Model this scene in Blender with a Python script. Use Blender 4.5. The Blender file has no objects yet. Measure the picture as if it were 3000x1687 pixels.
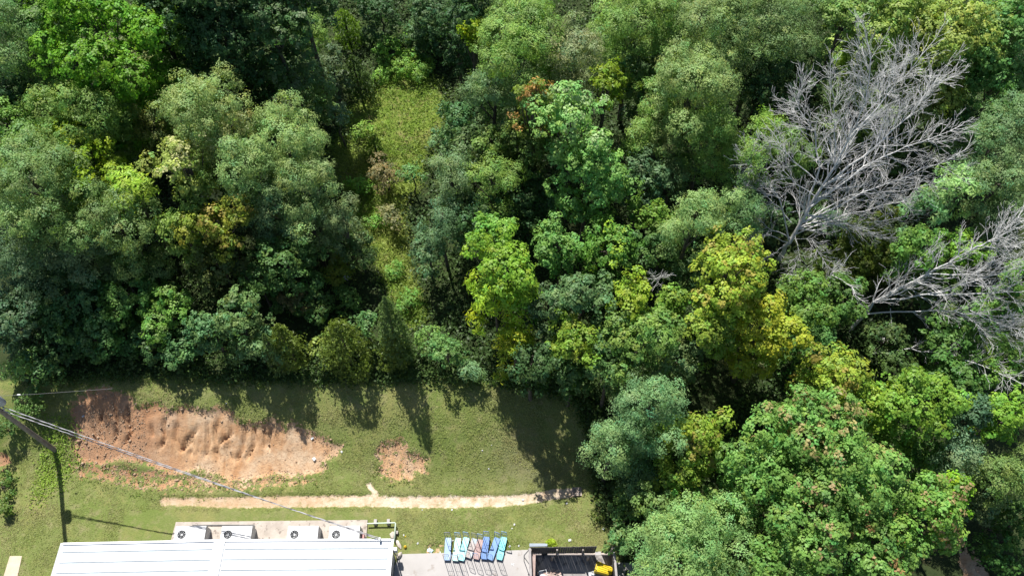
import bpy, math, random
import numpy as np
from mathutils import Vector, Matrix

# ------------------------------------------------------------------ camera, sky, sun, exposure
SC = bpy.context.scene
COL = SC.collection
H = 54.0
TILT = math.radians(31.0)
FS = 2400.0                      # focal length in pixels of the 3000 x 1687 frame
cam_d = bpy.data.cameras.new('camera'); cam = bpy.data.objects.new('camera', cam_d); COL.objects.link(cam)
cam.location = (0, 0, H); cam.rotation_euler = (TILT, 0, 0)
cam_d.sensor_width = 36.0; cam_d.lens = 36.0 * FS / 3000.0
cam_d.clip_start = 0.5; cam_d.clip_end = 2000
SC.camera = cam

SUN_EL, SUN_AZ = math.radians(58), math.radians(-20)
w = bpy.data.worlds.new('World'); SC.world = w; w.use_nodes = True
nt = w.node_tree; bg = nt.nodes['Background']
sky = nt.nodes.new('ShaderNodeTexSky'); sky.sky_type = 'NISHITA'; sky.sun_disc = False
sky.sun_elevation = SUN_EL; sky.sun_rotation = SUN_AZ
nt.links.new(sky.outputs[0], bg.inputs[0]); bg.inputs[1].default_value = 0.07
sd = bpy.data.lights.new('sun', 'SUN'); sd.energy = 4.9; sd.angle = math.radians(0.5); sd.color = (1.0, 0.96, 0.88)
sun = bpy.data.objects.new('sun', sd); COL.objects.link(sun)
sv = Vector((math.sin(SUN_AZ) * math.cos(SUN_EL), math.cos(SUN_AZ) * math.cos(SUN_EL), math.sin(SUN_EL)))
sun.rotation_euler = sv.to_track_quat('Z', 'Y').to_euler(); sun.location = (0, 60, 90)
SC.view_settings.view_transform = 'Standard'; SC.view_settings.look = 'None'
SC.view_settings.exposure = 1.0; SC.view_settings.gamma = 1.0
SC.cycles.max_bounces = 6; SC.cycles.transparent_max_bounces = 4
SC.cycles.diffuse_bounces = 3; SC.cycles.glossy_bounces = 2; SC.cycles.transmission_bounces = 3

rng = np.random.default_rng(7)

# ------------------------------------------------------------------ picture <-> world
ST, CT = math.sin(TILT), math.cos(TILT)
def ray(px, py):
    u = (np.asarray(px, float) - 1500.0) / FS; v = -(np.asarray(py, float) - 843.5) / FS
    return u, v * CT + ST, v * ST - CT
def at(px, py, z=0.0):                          # a point of the photograph (3000 px wide) on the level z
    dx, dy, dz = ray(px, py); t = (z - H) / dz
    return Vector((float(dx * t), float(dy * t), float(z)))
def project(x, y, z):
    z = z - H
    f = y * ST - z * CT; up = y * CT + z * ST
    return 1500.0 + FS * x / f, 843.5 - FS * up / f, f
K = 3000.0 / 2576.0

def sstep(t):
    t = np.clip(t, 0, 1); return t * t * (3 - 2 * t)
def vnoise(x, y, seed=0):                       # smooth value noise
    xi = np.floor(x).astype(np.int64); yi = np.floor(y).astype(np.int64)
    xf = x - xi; yf = y - yi; xf = xf * xf * (3 - 2 * xf); yf = yf * yf * (3 - 2 * yf)
    def h(a, b):
        n = (a * 374761393 + b * 668265263 + seed * 1442695041) & 0x7fffffff
        n = ((n ^ (n >> 13)) * 1274126177) & 0x7fffffff
        return ((n ^ (n >> 16)) & 0xffff) / 65535.0
    return (h(xi, yi) * (1 - xf) + h(xi + 1, yi) * xf) * (1 - yf) + (h(xi, yi + 1) * (1 - xf) + h(xi + 1, yi + 1) * xf) * yf
def fbm(x, y, seed=0, o=4):
    s = 0; a = .5
    for i in range(o):
        s = s + a * vnoise(x * 2 ** i, y * 2 ** i, seed + i); a *= .5
    return s / (1 - .5 ** o)

def poly_sd(px, py, poly):                      # signed distance, inside positive
    poly = np.asarray(poly, float); n = len(poly)
    d = np.full(px.shape, 1e9); ins = np.zeros(px.shape, bool)
    for i in range(n):
        ax, ay = poly[i]; bx_, by = poly[(i + 1) % n]
        ex, ey = bx_ - ax, by - ay; wx, wy = px - ax, py - ay
        t = np.clip((wx * ex + wy * ey) / (ex * ex + ey * ey + 1e-9), 0, 1)
        d = np.minimum(d, (wx - ex * t) ** 2 + (wy - ey * t) ** 2)
        c = ((ay > py) != (by > py)) & (px < (bx_ - ax) * (py - ay) / ((by - ay) if by != ay else 1e-9) + ax)
        ins ^= c
    d = np.sqrt(d); return np.where(ins, d, -d)

# ------------------------------------------------------------------ terrain height
def bank(x, y):
    toe = 17.7 - 1.0 * sstep((x + 18) / 30.0) + 0.35 * np.sin(x * .35)
    L = 6.0 - .6 * sstep((-14 - x) / 12)
    t = (y - toe) / L
    h = 2.3 * (sstep(t) * .55 + np.clip(t, 0, 1) * .45)
    h = h + np.clip(y - 23, 0, 400) * .045
    h = h * (1 - .35 * sstep((x - 12) / 14.0) * sstep((30 - y) / 10.0))
    return h
def terr0(x, y):
    return bank(x, y) + (fbm(x * .12, y * .12, 3) - .5) * .9 * sstep((y - 22) / 8) + (fbm(x * .5, y * .5, 9) - .5) * .12

DIRT = [[(208,1180),(245,1150),(300,1130),(345,1143),(388,1166),(402,1190),(466,1176),(489,1200),(547,1188),(605,1202),(664,1190),(700,1236),(745,1242),(803,1224),(838,1258),(858,1234),(897,1258),(967,1292),(1002,1306),(985,1335),(945,1350),(952,1378),(860,1395),(803,1386),(745,1400),(700,1410),(652,1397),(582,1372),(512,1386),(442,1364),(350,1340),(290,1362),(225,1345),(204,1280)],
        [(-60,1320),(18,1330),(24,1352),(10,1368),(-60,1370)],
        [(2812,1600),(2850,1625),(2900,1680),(2890,1760),(2840,1720),(2815,1650)]]
BARE2 = [(1105,1300),(1135,1282),(1150,1292),(1172,1270),(1190,1290),(1196,1318),(1215,1322),(1240,1330),(1262,1345),(1248,1362),(1255,1392),(1225,1385),(1205,1415),(1180,1400),(1150,1420),(1128,1396),(1098,1398),(1108,1360),(1092,1335)]
BARE3 = [(1248, 1592), (1300, 1584), (1308, 1622), (1240, 1624)]
BARE = [(190, 1335), (560, 1375), (880, 1385), (950, 1400), (905, 1432), (620, 1450), (420, 1446), (215, 1405)]
SAND = [[(470,1455),(560,1456),(680,1453),(800,1451),(920,1449),(1018,1449),(1090,1447),(1110,1451),(1190,1453),(1266,1452),(1382,1451),(1500,1451),(1538,1445),(1596,1437),(1634,1430),(1680,1430),(1701,1451),(1634,1459),(1538,1476),(1460,1482),(1343,1485),(1188,1485),(1072,1482),(916,1484),(800,1484),(660,1486),(560,1480),(470,1478)],
        [(1070,1416),(1085,1414),(1100,1432),(1112,1452),(1092,1452),(1085,1436)]]
def _z5(p): return [(450 + x / 2.415, 800 + (y + (-35 if i == 0 else 25 if i == len(p) - 1 else 0)) / 2.415) for i, (x, y) in enumerate(p)]
def _z1(p): return [(x / 2.469, 1100 + y / 2.469) for x, y in p]
GULLY = [_z5(p) for p in ([(150,1060),(140,1150),(190,1240)], [(310,1080),(230,1200),(180,1230)], [(365,1060),(372,1200),(350,1290)], [(450,1040),(420,1130),(440,1180)], [(545,1040),(540,1130),(460,1180),(430,1250),(470,1330)],
 [(640,1090),(612,1250),(570,1310)], [(700,1060),(702,1200),(640,1300)], [(780,1070),(782,1220)], [(822,1110),(800,1230)], [(255,1100),(262,1200),(240,1280)], [(60,1050),(70,1150),(20,1220)], [(500,1180),(520,1260),(560,1290)])] + \
 [_z1(p) for p in ([(735,220),(700,330),(740,490)], [(820,170),(832,320),(820,490)], [(860,240),(940,380),(870,510)], [(1180,280),(1170,430)], [(1280,330),(1250,440),(1300,530),(1340,440),(1420,380)], [(650,330),(680,420),(670,480)], [(1080,340),(1100,440)], [(900,180),(920,300),(905,400)])]
def line_d(px, py, pts):
    d = np.full(px.shape, 1e9); u = np.zeros(px.shape); n = len(pts) - 1
    for i, ((ax, ay), (bx_, by)) in enumerate(zip(pts[:-1], pts[1:])):
        ex, ey = bx_ - ax, by - ay; wx, wy = px - ax, py - ay; t = np.clip((wx * ex + wy * ey) / (ex * ex + ey * ey + 1e-9), 0, 1)
        q = (wx - ex * t) ** 2 + (wy - ey * t) ** 2; u = np.where(q < d, (i + t) / n, u); d = np.minimum(d, q)
    return np.sqrt(d), np.clip(np.sin(np.pi * u) * 1.5, 0, 1)
FOREST = [(-900,1112),(-100,1112),(200,1118),(420,1100),(700,1118),(900,1118),(1100,1118),(1300,1112),(1420,1120),(1560,1140),(1690,1180),(1730,1300),(1750,1500),(1820,1620),(1850,2400),(5000,2400),(5000,-6000),(-2500,-6000)]
MEADOW = [(1225,190),(1290,255),(1300,350),(1270,430),(1180,430),(1120,470),(1070,440),(985,345),(1060,292),(1100,260),(1130,200),(1160,140)]
PATH = [(1000,400),(1060,440),(1255,430),(1230,540),(1185,600),(1185,690),(1205,800),(1250,930),(1200,970),(1140,860),(1100,760),(1050,650),(985,520),(960,430)]
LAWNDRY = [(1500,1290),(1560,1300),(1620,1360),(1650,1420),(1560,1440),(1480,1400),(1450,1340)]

def masks(x, y):
    px, py, f = project(x, y, bank(x, y))
    px = np.where(f > 1, px, 1e5); py = np.where(f > 1, py, 1e5)
    def m(polys, wd):
        d = np.full(px.shape, -1e9)
        for p in polys: d = np.maximum(d, poly_sd(px, py, p))
        return np.clip(.5 + d / (2 * wd), 0, 1)
    bare = m([BARE], 25)
    wig = 3 * (fbm(x * 1.3, y * 1.3, 55) - .5) * 2
    gu = np.zeros(px.shape); near = (px > 150) & (px < 900) & (py > 1100) & (py < 1420)
    if near.any():
        for gl in GULLY:
            dd, tp = line_d(px[near] + wig[near], py[near], gl); gu[near] = np.maximum(gu[near], tp * (np.exp(-(dd / 4.0) ** 2) * .92 + .08 * np.exp(-(dd / 9.0) ** 2)))
    return dict(gully=gu, dirt=np.maximum(m(DIRT, 22), np.maximum(.50 * bare, np.maximum(.68 * m([BARE2], 16), .52 * m([BARE3], 8)))), sand=m(SAND, 9), forest=m([FOREST], 30), meadow=m([MEADOW], 40), path=m([PATH], 30), dry=m([LAWNDRY], 60))
def terrain_full(x, y, M):
    z = terr0(x, y)
    d = sstep((M['dirt'] - .25) / .5)
    # rain-cut furrows running down the bank
    wx = x + .5 * (fbm(x * .6, y * .6, 21) - .5) * 2 + .25 * np.sin(y * 1.3 + x)
    g = np.abs(vnoise(wx * 1.15 + .35 * np.sin(y * 1.7), y * .22, 31) - .5) * 2
    g2 = np.abs(vnoise(wx * 2.6, y * .3, 33) - .5) * 2
    band = sstep((y - 18.2) / 1.0)
    z = z - d * (.26 + .42 * M['gully'] + band * .07 * np.clip(.16 - g2, 0, 1) / .16)
    z = z + d * (fbm(x * 1.6, y * .8, 41) - .5) * .05 + d * (vnoise(x * 6, y * 6, 43) - .5) * .09 * (fbm(x * .7, y * .7, 47) > .45)
    z = z - .16 * sstep(M['sand'] * 1.4) * (1 - d)
    return z
def ground(x, y):
    x = np.atleast_1d(np.asarray(x, float)); y = np.atleast_1d(np.asarray(y, float))
    return terrain_full(x, y, masks(x, y))
def gz(x, y): return float(ground(x, y)[0])
def on_ground(px, py, dz=0.0):                   # photograph point -> point on the terrain (+dz)
    z = 0.0
    for _ in range(20):
        p = at(px, py, z); z = .5 * z + .5 * (float(bank(np.array([p.x]), np.array([p.y]))[0]) + dz)
    p = at(px, py, z); p.z = gz(p.x, p.y) + dz
    return p

# ------------------------------------------------------------------ mesh helpers
def npmesh(name, V, Fc, mat=None, parent=None, smooth=False, colors=None, k=None):
    me = bpy.data.meshes.new(name)
    V = np.asarray(V, np.float32).reshape(-1, 3); Fc = np.asarray(Fc, np.int32)
    k = Fc.shape[1]
    me.vertices.add(len(V)); me.vertices.foreach_set('co', V.ravel())
    me.loops.add(Fc.size); me.loops.foreach_set('vertex_index', Fc.ravel())
    me.polygons.add(len(Fc)); me.polygons.foreach_set('loop_start', np.arange(0, Fc.size, k, dtype=np.int32))
    if smooth: me.polygons.foreach_set('use_smooth', np.ones(len(Fc), bool))
    me.update(calc_edges=True)
    if colors is not None:
        a = me.attributes.new('leaf_color', 'FLOAT_COLOR', 'FACE')
        c = np.ones((len(Fc), 4), np.float32); c[:, :3] = colors; a.data.foreach_set('color', c.ravel())
    if mat: me.materials.append(mat)
    o = bpy.data.objects.new(name, me); COL.objects.link(o)
    if parent is not None: o.parent = parent
    return o

class MB:
    def __init__(s): s.v = []; s.f = []; s.sm = []; s.mi = []; s.cur = 0
    def add(s, vs, fs, sm=False):
        b = len(s.v); s.v += [tuple(v) for v in vs]; s.f += [tuple(i + b for i in f) for f in fs]; s.sm += [sm] * len(fs); s.mi += [s.cur] * len(fs)
        return s
    def box(s, c, d, M=None):
        cx, cy, cz = c; hx, hy, hz = d[0] / 2, d[1] / 2, d[2] / 2
        vs = [Vector((cx + a * hx, cy + b * hy, cz + e * hz)) for e in (-1, 1) for a, b in ((-1, -1), (1, -1), (1, 1), (-1, 1))]
        if M is not None: vs = [M @ v for v in vs]
        return s.add(vs, [(3, 2, 1, 0), (4, 5, 6, 7), (0, 1, 5, 4), (1, 2, 6, 5), (2, 3, 7, 6), (3, 0, 4, 7)])
    def tube(s, pts, r, n=8, cap=True):
        pts = [Vector(p) for p in pts]; N = len(pts); rs = r if isinstance(r, (list, tuple)) else [r] * N
        rings = []; prev = None
        for i, p in enumerate(pts):
            t = (pts[min(i + 1, N - 1)] - pts[max(i - 1, 0)]).normalized()
            a = prev if prev is not None else (Vector((0, 0, 1)) if abs(t.z) < .9 else Vector((1, 0, 0)))
            a = (a - t * a.dot(t)).normalized(); prev = a; b = t.cross(a)
            rings.append([p + (a * math.cos(2 * math.pi * k / n) + b * math.sin(2 * math.pi * k / n)) * rs[i] for k in range(n)])
        vs = [v for rg in rings for v in rg]; fs = []
        for i in range(N - 1):
            for k in range(n):
                k2 = (k + 1) % n; fs.append((i * n + k, i * n + k2, (i + 1) * n + k2, (i + 1) * n + k))
        s.add(vs, fs, True)
        if cap: s.add(rings[0], [tuple(range(n - 1, -1, -1))]); s.add(rings[-1], [tuple(range(n))])
        return s
    def prism(s, poly, z0, z1):
        n = len(poly); vs = [(p[0], p[1], z0) for p in poly] + [(p[0], p[1], z1) for p in poly]
        return s.add(vs, [tuple(range(n - 1, -1, -1)), tuple(range(n, 2 * n))] + [(i, (i + 1) % n, n + (i + 1) % n, n + i) for i in range(n)])
    def hexa(s, bot, top):
        n = len(bot)
        return s.add(list(bot) + list(top), [tuple(range(n - 1, -1, -1)), tuple(range(n, 2 * n))] + [(i, (i + 1) % n, n + (i + 1) % n, n + i) for i in range(n)])
    def build(s, name, mat, parent=None, bevel=0, mat2=None):
        me = bpy.data.meshes.new(name); me.from_pydata(s.v, [], s.f)
        me.polygons.foreach_set('use_smooth', s.sm); me.materials.append(mat)
        if mat2: me.materials.append(mat2); me.polygons.foreach_set('material_index', s.mi)
        me.update()
        o = bpy.data.objects.new(name, me); COL.objects.link(o)
        if parent is not None: o.parent = parent
        if bevel:
            m = o.modifiers.new('bevel', 'BEVEL'); m.width = bevel; m.segments = 2; m.limit_method = 'ANGLE'; m.angle_limit = .6
        return o

def tag(o, label=None, cat=None, group=None, kind=None):
    if label: o['label'] = label
    if cat: o['category'] = cat
    if group: o['group'] = group
    if kind: o['kind'] = kind
    return o
def thing(name, loc, label, cat, group=None, rz=0.0):
    o = bpy.data.objects.new(name, None); COL.objects.link(o); o.location = loc; o.rotation_euler = (0, 0, rz)
    o.empty_display_size = .3
    return tag(o, label, cat, group)

# ------------------------------------------------------------------ materials
def mat(name):
    m = bpy.data.materials.new(name); m.use_nodes = True; n = m.node_tree.nodes
    return m, m.node_tree, n['Principled BSDF']
def node(t, typ, **kw):
    n = t.nodes.new(typ)
    for k, v in kw.items(): setattr(n, k, v)
    return n
def mixc(t, fac, a, b, blend='MIX'):
    m = node(t, 'ShaderNodeMix', data_type='RGBA', blend_type=blend)
    for s, v in ((m.inputs[0], fac), (m.inputs[6], a), (m.inputs[7], b)):
        if isinstance(v, bpy.types.NodeSocket): t.links.new(v, s)
        elif isinstance(v, (int, float)): s.default_value = v
        else: s.default_value = (*v, 1)
    return m.outputs[2]
def mth(t, op, a, b=0.0, clamp=False):
    m = node(t, 'ShaderNodeMath', operation=op, use_clamp=clamp)
    for s, v in ((m.inputs[0], a), (m.inputs[1], b)):
        if isinstance(v, bpy.types.NodeSocket): t.links.new(v, s)
        else: s.default_value = v
    return m.outputs[0]
def noise(t, scale, detail=4, rough=.55, vec=None, dist=0.0):
    n = node(t, 'ShaderNodeTexNoise'); n.inputs['Scale'].default_value = scale; n.inputs['Detail'].default_value = detail
    n.inputs['Roughness'].default_value = rough; n.inputs['Distortion'].default_value = dist
    if vec is None:
        g = node(t, 'ShaderNodeNewGeometry'); vec = g.outputs['Position']
    t.links.new(vec, n.inputs['Vector']); return n.outputs['Fac']
def rampf(t, v, lo, hi):
    m = node(t, 'ShaderNodeMapRange'); m.inputs[1].default_value = lo; m.inputs[2].default_value = hi
    t.links.new(v, m.inputs[0]); return m.outputs[0]
def bump(t, b, h, strength, dist=.02):
    n = node(t, 'ShaderNodeBump'); n.inputs['Strength'].default_value = strength; n.inputs['Distance'].default_value = dist
    t.links.new(h, n.inputs['Height']); t.links.new(n.outputs[0], b.inputs['Normal'])
def worn(name, c1, c2, scale=3.0, rough=.7, metal=0.0, bmp=.2, spot=None, objspace=True):
    m, t, b = mat(name)
    vec = node(t, 'ShaderNodeTexCoord').outputs['Object'] if objspace else None
    n1 = noise(t, scale, 5, .6, vec); c = mixc(t, rampf(t, n1, .35, .65), c1, c2)
    if spot:
        n2 = noise(t, spot[1], 5, .65, vec); c = mixc(t, rampf(t, n2, spot[2], spot[2] + .06), c, spot[0])
    t.links.new(c, b.inputs['Base Color']); b.inputs['Roughness'].default_value = rough; b.inputs['Metallic'].default_value = metal
    if bmp: bump(t, b, noise(t, scale * 8, 3, .6, vec), bmp, .01)
    return m

def leaf_material():
    m, t, b = mat('leaves'); out = t.nodes['Material Output']
    at_ = node(t, 'ShaderNodeAttribute', attribute_name='leaf_color')
    c = at_.outputs['Color']
    t.links.new(c, b.inputs['Base Color']); b.inputs['Roughness'].default_value = .5
    b.inputs['Specular IOR Level'].default_value = .22
    tr = node(t, 'ShaderNodeBsdfTranslucent')
    t.links.new(mixc(t, 1.0, c, (1.25, 1.35, .55), 'MULTIPLY'), tr.inputs[0])
    ms = node(t, 'ShaderNodeMixShader'); ms.inputs[0].default_value = .38
    t.links.new(b.outputs[0], ms.inputs[1]); t.links.new(tr.outputs[0], ms.inputs[2]); t.links.new(ms.outputs[0], out.inputs[0])
    return m
LEAF = leaf_material()
BARK = worn('bark', (.05, .04, .034), (.09, .075, .06), 2.5, .9, bmp=.6)
DEADWOOD = worn('dead_wood', (.45, .445, .445), (.60, .595, .59), 1.5, .85, bmp=.3, spot=((.26, .24, .25), 2.0, .64))

# ground
def ground_material():
    m, t, b = mat('ground_cover')
    def attr(n): return node(t, 'ShaderNodeAttribute', attribute_name=n).outputs['Fac']
    big = noise(t, .22, 4, .6); mid = noise(t, 1.3, 5, .65); fine = noise(t, 9, 4, .7); vf = noise(t, 28, 3, .7)
    grass = mixc(t, rampf(t, big, .38, .64), (.128, .168, .044), (.185, .185, .078))
    grass = mixc(t, rampf(t, mid, .36, .66), grass, (.125, .180, .036))
    grass = mixc(t, mth(t, 'MULTIPLY', rampf(t, mid, .48, .66), .75), grass, (.25, .215, .12))
    grass = mixc(t, mth(t, 'MULTIPLY', rampf(t, noise(t, .42, 6, .72), .50, .62), .62), grass, (.245, .225, .085))
    grass = mixc(t, rampf(t, fine, .25, .75), mixc(t, .35, grass, (.035, .06, .012)), mixc(t, .18, grass, (.22, .23, .09)))
    grass = mixc(t, mth(t, 'MULTIPLY', rampf(t, noise(t, 3.4, 5, .7), .66, .74), .75), grass, (.34, .24, .14))
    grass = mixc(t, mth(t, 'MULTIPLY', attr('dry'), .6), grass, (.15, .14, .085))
    # meadow and weedy path between the trees
    mead = mixc(t, rampf(t, mid, .35, .65), (.115, .185, .028), (.165, .185, .045))
    mead = mixc(t, mth(t, 'MULTIPLY', rampf(t, noise(t, .8, 5, .7), .52, .66), .7), mead, (.22, .17, .09))
    mead = mixc(t, rampf(t, fine, .3, .7), mixc(t, .3, mead, (.04, .07, .01)), mead)
    # clay
    wv = node(t, 'ShaderNodeVectorMath', operation='MULTIPLY'); g = node(t, 'ShaderNodeNewGeometry')
    t.links.new(g.outputs['Position'], wv.inputs[0]); wv.inputs[1].default_value = (1.6, .35, .35)
    st = noise(t, 1.2, 5, .6, wv.outputs[0], .6)
    clay = mixc(t, rampf(t, st, .35, .65), (.37, .205, .105), (.47, .305, .18))
    clay = mixc(t, rampf(t, noise(t, .55, 4, .6), .45, .62), clay, (.47, .35, .24))
    cx_ = node(t, 'ShaderNodeSeparateXYZ'); t.links.new(g.outputs['Position'], cx_.inputs[0])
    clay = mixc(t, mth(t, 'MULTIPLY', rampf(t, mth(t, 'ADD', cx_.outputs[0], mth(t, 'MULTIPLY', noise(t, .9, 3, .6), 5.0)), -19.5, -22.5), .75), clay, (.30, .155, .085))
    clay = mixc(t, mth(t, 'MULTIPLY', rampf(t, noise(t, 5.5, 6, .75), .5, .62), .6), clay, (.25, .145, .085))
    clay = mixc(t, mth(t, 'MULTIPLY', rampf(t, vf, .55, .75), .5), clay, (.42, .32, .24))
    gx_ = node(t, 'ShaderNodeSeparateXYZ'); t.links.new(node(t, 'ShaderNodeNewGeometry').outputs['Position'], gx_.inputs[0])
    sand = mixc(t, rampf(t, mid, .35, .65), (.42, .30, .20), (.57, .49, .40))
    sand = mixc(t, mth(t, 'MULTIPLY', rampf(t, gx_.outputs[0], -9.0, -15.0), .55), sand, (.33, .215, .12))
    sand = mixc(t, mth(t, 'MULTIPLY', rampf(t, gx_.outputs[0], 0.0, 4.0), .45), sand, (.34, .27, .20))
    sand = mixc(t, mth(t, 'MULTIPLY', rampf(t, noise(t, 2.2, 5, .7), .52, .66), .6), sand, (.17, .17, .06))
    sand = mixc(t, mth(t, 'MULTIPLY', rampf(t, noise(t, 4, 5, .7), .55, .7), .5), sand, (.29, .185, .10))
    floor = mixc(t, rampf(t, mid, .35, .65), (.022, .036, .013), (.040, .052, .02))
    def edge(a, amp, lo=.47, hi=.55, nz=None):
        v = mth(t, 'ADD', a, mth(t, 'MULTIPLY', mth(t, 'SUBTRACT', nz, .5), amp)); return rampf(t, v, lo, hi)
    e1 = noise(t, 1.7, 6, .7); e2 = noise(t, 2.6, 6, .72)
    c = mixc(t, edge(attr('meadow'), .8, .4, .6, e1), grass, mead)
    c = mixc(t, edge(attr('path'), .8, .4, .6, e1), c, mead)
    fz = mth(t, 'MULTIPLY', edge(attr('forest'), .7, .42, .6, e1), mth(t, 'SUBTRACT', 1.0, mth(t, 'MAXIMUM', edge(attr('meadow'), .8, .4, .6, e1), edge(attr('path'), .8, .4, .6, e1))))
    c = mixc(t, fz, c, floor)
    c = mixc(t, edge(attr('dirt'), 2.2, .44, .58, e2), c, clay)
    c = mixc(t, edge(attr('sand'), 1.3, .38, .62, e2), c, sand)
    t.links.new(c, b.inputs['Base Color']); b.inputs['Roughness'].default_value = .95; b.inputs['Specular IOR Level'].default_value = .1
    bump(t, b, mth(t, 'ADD', fine, mth(t, 'MULTIPLY', vf, .7)), .75, .09)
    return m

def axis(lo, hi, step, far0, far1):
    a = list(np.arange(lo, hi + 1e-6, step)); s = step; v = hi
    while v < far1: s = min(s * 1.35, 40); v += s; a.append(v)
    s = step; v = lo; pre = []
    while v > far0: s = min(s * 1.35, 40); v -= s; pre.append(v)
    return np.array(pre[::-1] + a)
gx = axis(-32, 34, .13, -420, 420); gy1 = np.arange(9, 25, .13); gy2 = np.arange(25, 70, .5); gy = np.concatenate([axis(9, 9.1, .3, -300, 9.2)[:-4], gy1, gy2, axis(70, 70.5, .6, 69, 520)[1:]])
gy = np.unique(np.round(gy, 4)); gy = gy[np.concatenate([[True], np.diff(gy) > .03])]
GX, GY = np.meshgrid(gx, gy); fx, fy = GX.ravel(), GY.ravel()
M = masks(fx, fy); fz = terrain_full(fx, fy, M)
nx, ny = len(gx), len(gy)
idx = np.arange(nx * ny).reshape(ny, nx)
Q = np.stack([idx[:-1, :-1], idx[:-1, 1:], idx[1:, 1:], idx[1:, :-1]], -1).reshape(-1, 4)
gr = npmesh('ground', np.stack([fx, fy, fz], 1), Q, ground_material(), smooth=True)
for k_, v_ in M.items():
    a = gr.data.attributes.new(k_, 'FLOAT', 'POINT'); a.data.foreach_set('value', v_.astype(np.float32))
tag(gr, kind='structure')

# ------------------------------------------------------------------ foliage generators
def unit(n, r, zmin=-1.0):
    z = r.uniform(zmin, 1, n); a = r.uniform(0, 2 * math.pi, n); s = np.sqrt(1 - z * z)
    return np.stack([s * np.cos(a), s * np.sin(a), z], 1)
def leaves(P, N, L, W, r, droop=0.0):
    """diamond leaves at P with normals N"""
    n = len(P)
    a = unit(n, r); a[:, 2] -= droop
    t = a - N * np.sum(a * N, 1, keepdims=True); t /= np.linalg.norm(t, axis=1, keepdims=True) + 1e-9
    b = np.cross(N, t)
    L = L[:, None]; W = W[:, None]
    V = np.stack([P - t * L * .5, P + b * W * .5 - t * L * .05, P + t * L * .5, P - b * W * .5 - t * L * .05], 1)
    return V.reshape(-1, 3)
STYLES = {  # sub-clump spacing, clump radius, leaf length, width, outward bias, leaves per m2 of clump
    'feather': dict(cl=.35, cr=.33, L=(.09, .19), W=.42, out=1.0, per=27, flat=.8, lob=(.19, .38), nl=24),
    'broad':   dict(cl=.37, cr=.27, L=(.12, .24), W=.72, out=.8, per=15, flat=.65, lob=(.18, .36), nl=25),
    'frond':   dict(cl=.50, cr=.42, L=(.25, .50), W=.22, out=.6, per=13, flat=.5, lob=(.28, .42), nl=12),
    'small':   dict(cl=.30, cr=.24, L=(.12, .22), W=.6, out=.6, per=9, flat=.7, lob=(.28, .42), nl=12),
}
def crown_mesh(style, R, hr, col, r, tip=None, tipf=0.0, dens=1.0, lobe_n=None, skirt=0.0):
    s = STYLES[style]
    nl = int((lobe_n or s['nl']) * max(.6, min(1.5, R / 3)))
    D = unit(nl, r, -.45)
    D = D[np.argsort(-D[:, 2])]
    stretch = 1 + .3 * np.sin(np.arctan2(D[:, 1], D[:, 0]) * 2 + r.uniform(0, 6)) * (1 - D[:, 2] ** 2)
    lr = R * r.uniform(*s['lob'], nl)
    C = D * (R - lr * .9)[:, None] * (stretch * r.uniform(.55, 1.22, nl))[:, None]; C[:, 2] *= hr
    C = np.vstack([C, [[0, 0, .15 * R * hr]]]); lr = np.append(lr, R * .5)
    if skirt > 0:
        ns = int(nl * .75); a = r.uniform(0, 2 * math.pi, ns); q = r.uniform(.35, .78, ns); l2 = R * r.uniform(.22, .36, ns)
        zz = -r.uniform(.25, 1.0, ns) * skirt
        C = np.vstack([C, np.stack([np.cos(a) * q * R, np.sin(a) * q * R, zz], 1)]); lr = np.append(lr, l2)
    P_, N_, L_, col_ = [], [], [], []
    lobes = []
    for c, a in zip(C, lr):
        m = max(6, int(4 * math.pi * a * a * .8 / (s['cl'] ** 2) * .55))
        d = unit(m, r, -.55); rad = a * r.uniform(.72, 1.1, m)
        cc = c + d * rad[:, None] * np.array([1, 1, .85])
        # drop clumps that sit deep inside other lobes
        inside = np.zeros(m, bool)
        for c2, a2 in zip(C, lr):
            if c2 is c: continue
            inside |= np.linalg.norm(cc - c2, axis=1) < a2 * .62
        cc = cc[~inside]; d = d[~inside]; m = len(cc)
        if not m: continue
        tone = r.uniform(.82, 1.2, m) * r.uniform(.86, 1.16)
        hue = r.normal(0, .06, m)
        is_tip = (r.uniform(0, 1, m) < np.clip(tipf * 4.5 * (vnoise(cc[:, 0] * .55 + 31, cc[:, 1] * .55 + cc[:, 2] * .5 + 17, 91) - .42), 0, .85)) if tip is not None else np.zeros(m, bool)
        k = max(3, int(s['per'] * dens))
        off = r.normal(0, 1, (m, k, 3)); off /= np.linalg.norm(off, axis=2, keepdims=True) + 1e-9
        off *= (r.uniform(.15, 1, (m, k, 1)) ** .5) * s['cr'] * r.uniform(.7, 1.3, (m, 1, 1)); off[:, :, 2] *= s['flat']
        P = cc[:, None, :] + off
        N = off / s['cr'] * .5 + d[:, None, :] * s['out'] + r.normal(0, .30, (m, k, 3)); N[:, :, 2] += .7
        N /= np.linalg.norm(N, axis=2, keepdims=True) + 1e-9
        base = np.array(col)[None, :] * tone[:, None]; base[:, 0] *= 1 + hue * 1.8; base[:, 2] *= 1 - hue
        if tip is not None: base = np.where(is_tip[:, None], np.array(tip)[None, :] * tone[:, None], base)
        cl = base[:, None, :] * r.uniform(.86, 1.17, (m, k, 1))
        P_.append(P.reshape(-1, 3)); N_.append(N.reshape(-1, 3)); col_.append(cl.reshape(-1, 3))
    P = np.vstack(P_); N = np.vstack(N_); c = np.vstack(col_)
    L = r.uniform(*s['L'], len(P)); V = leaves(P, N, L, L * s['W'] * r.uniform(.8, 1.2, len(P)), r, .3)
    return V, np.arange(len(V)).reshape(-1, 4), np.clip(c, 0, .8), C, lr
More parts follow.
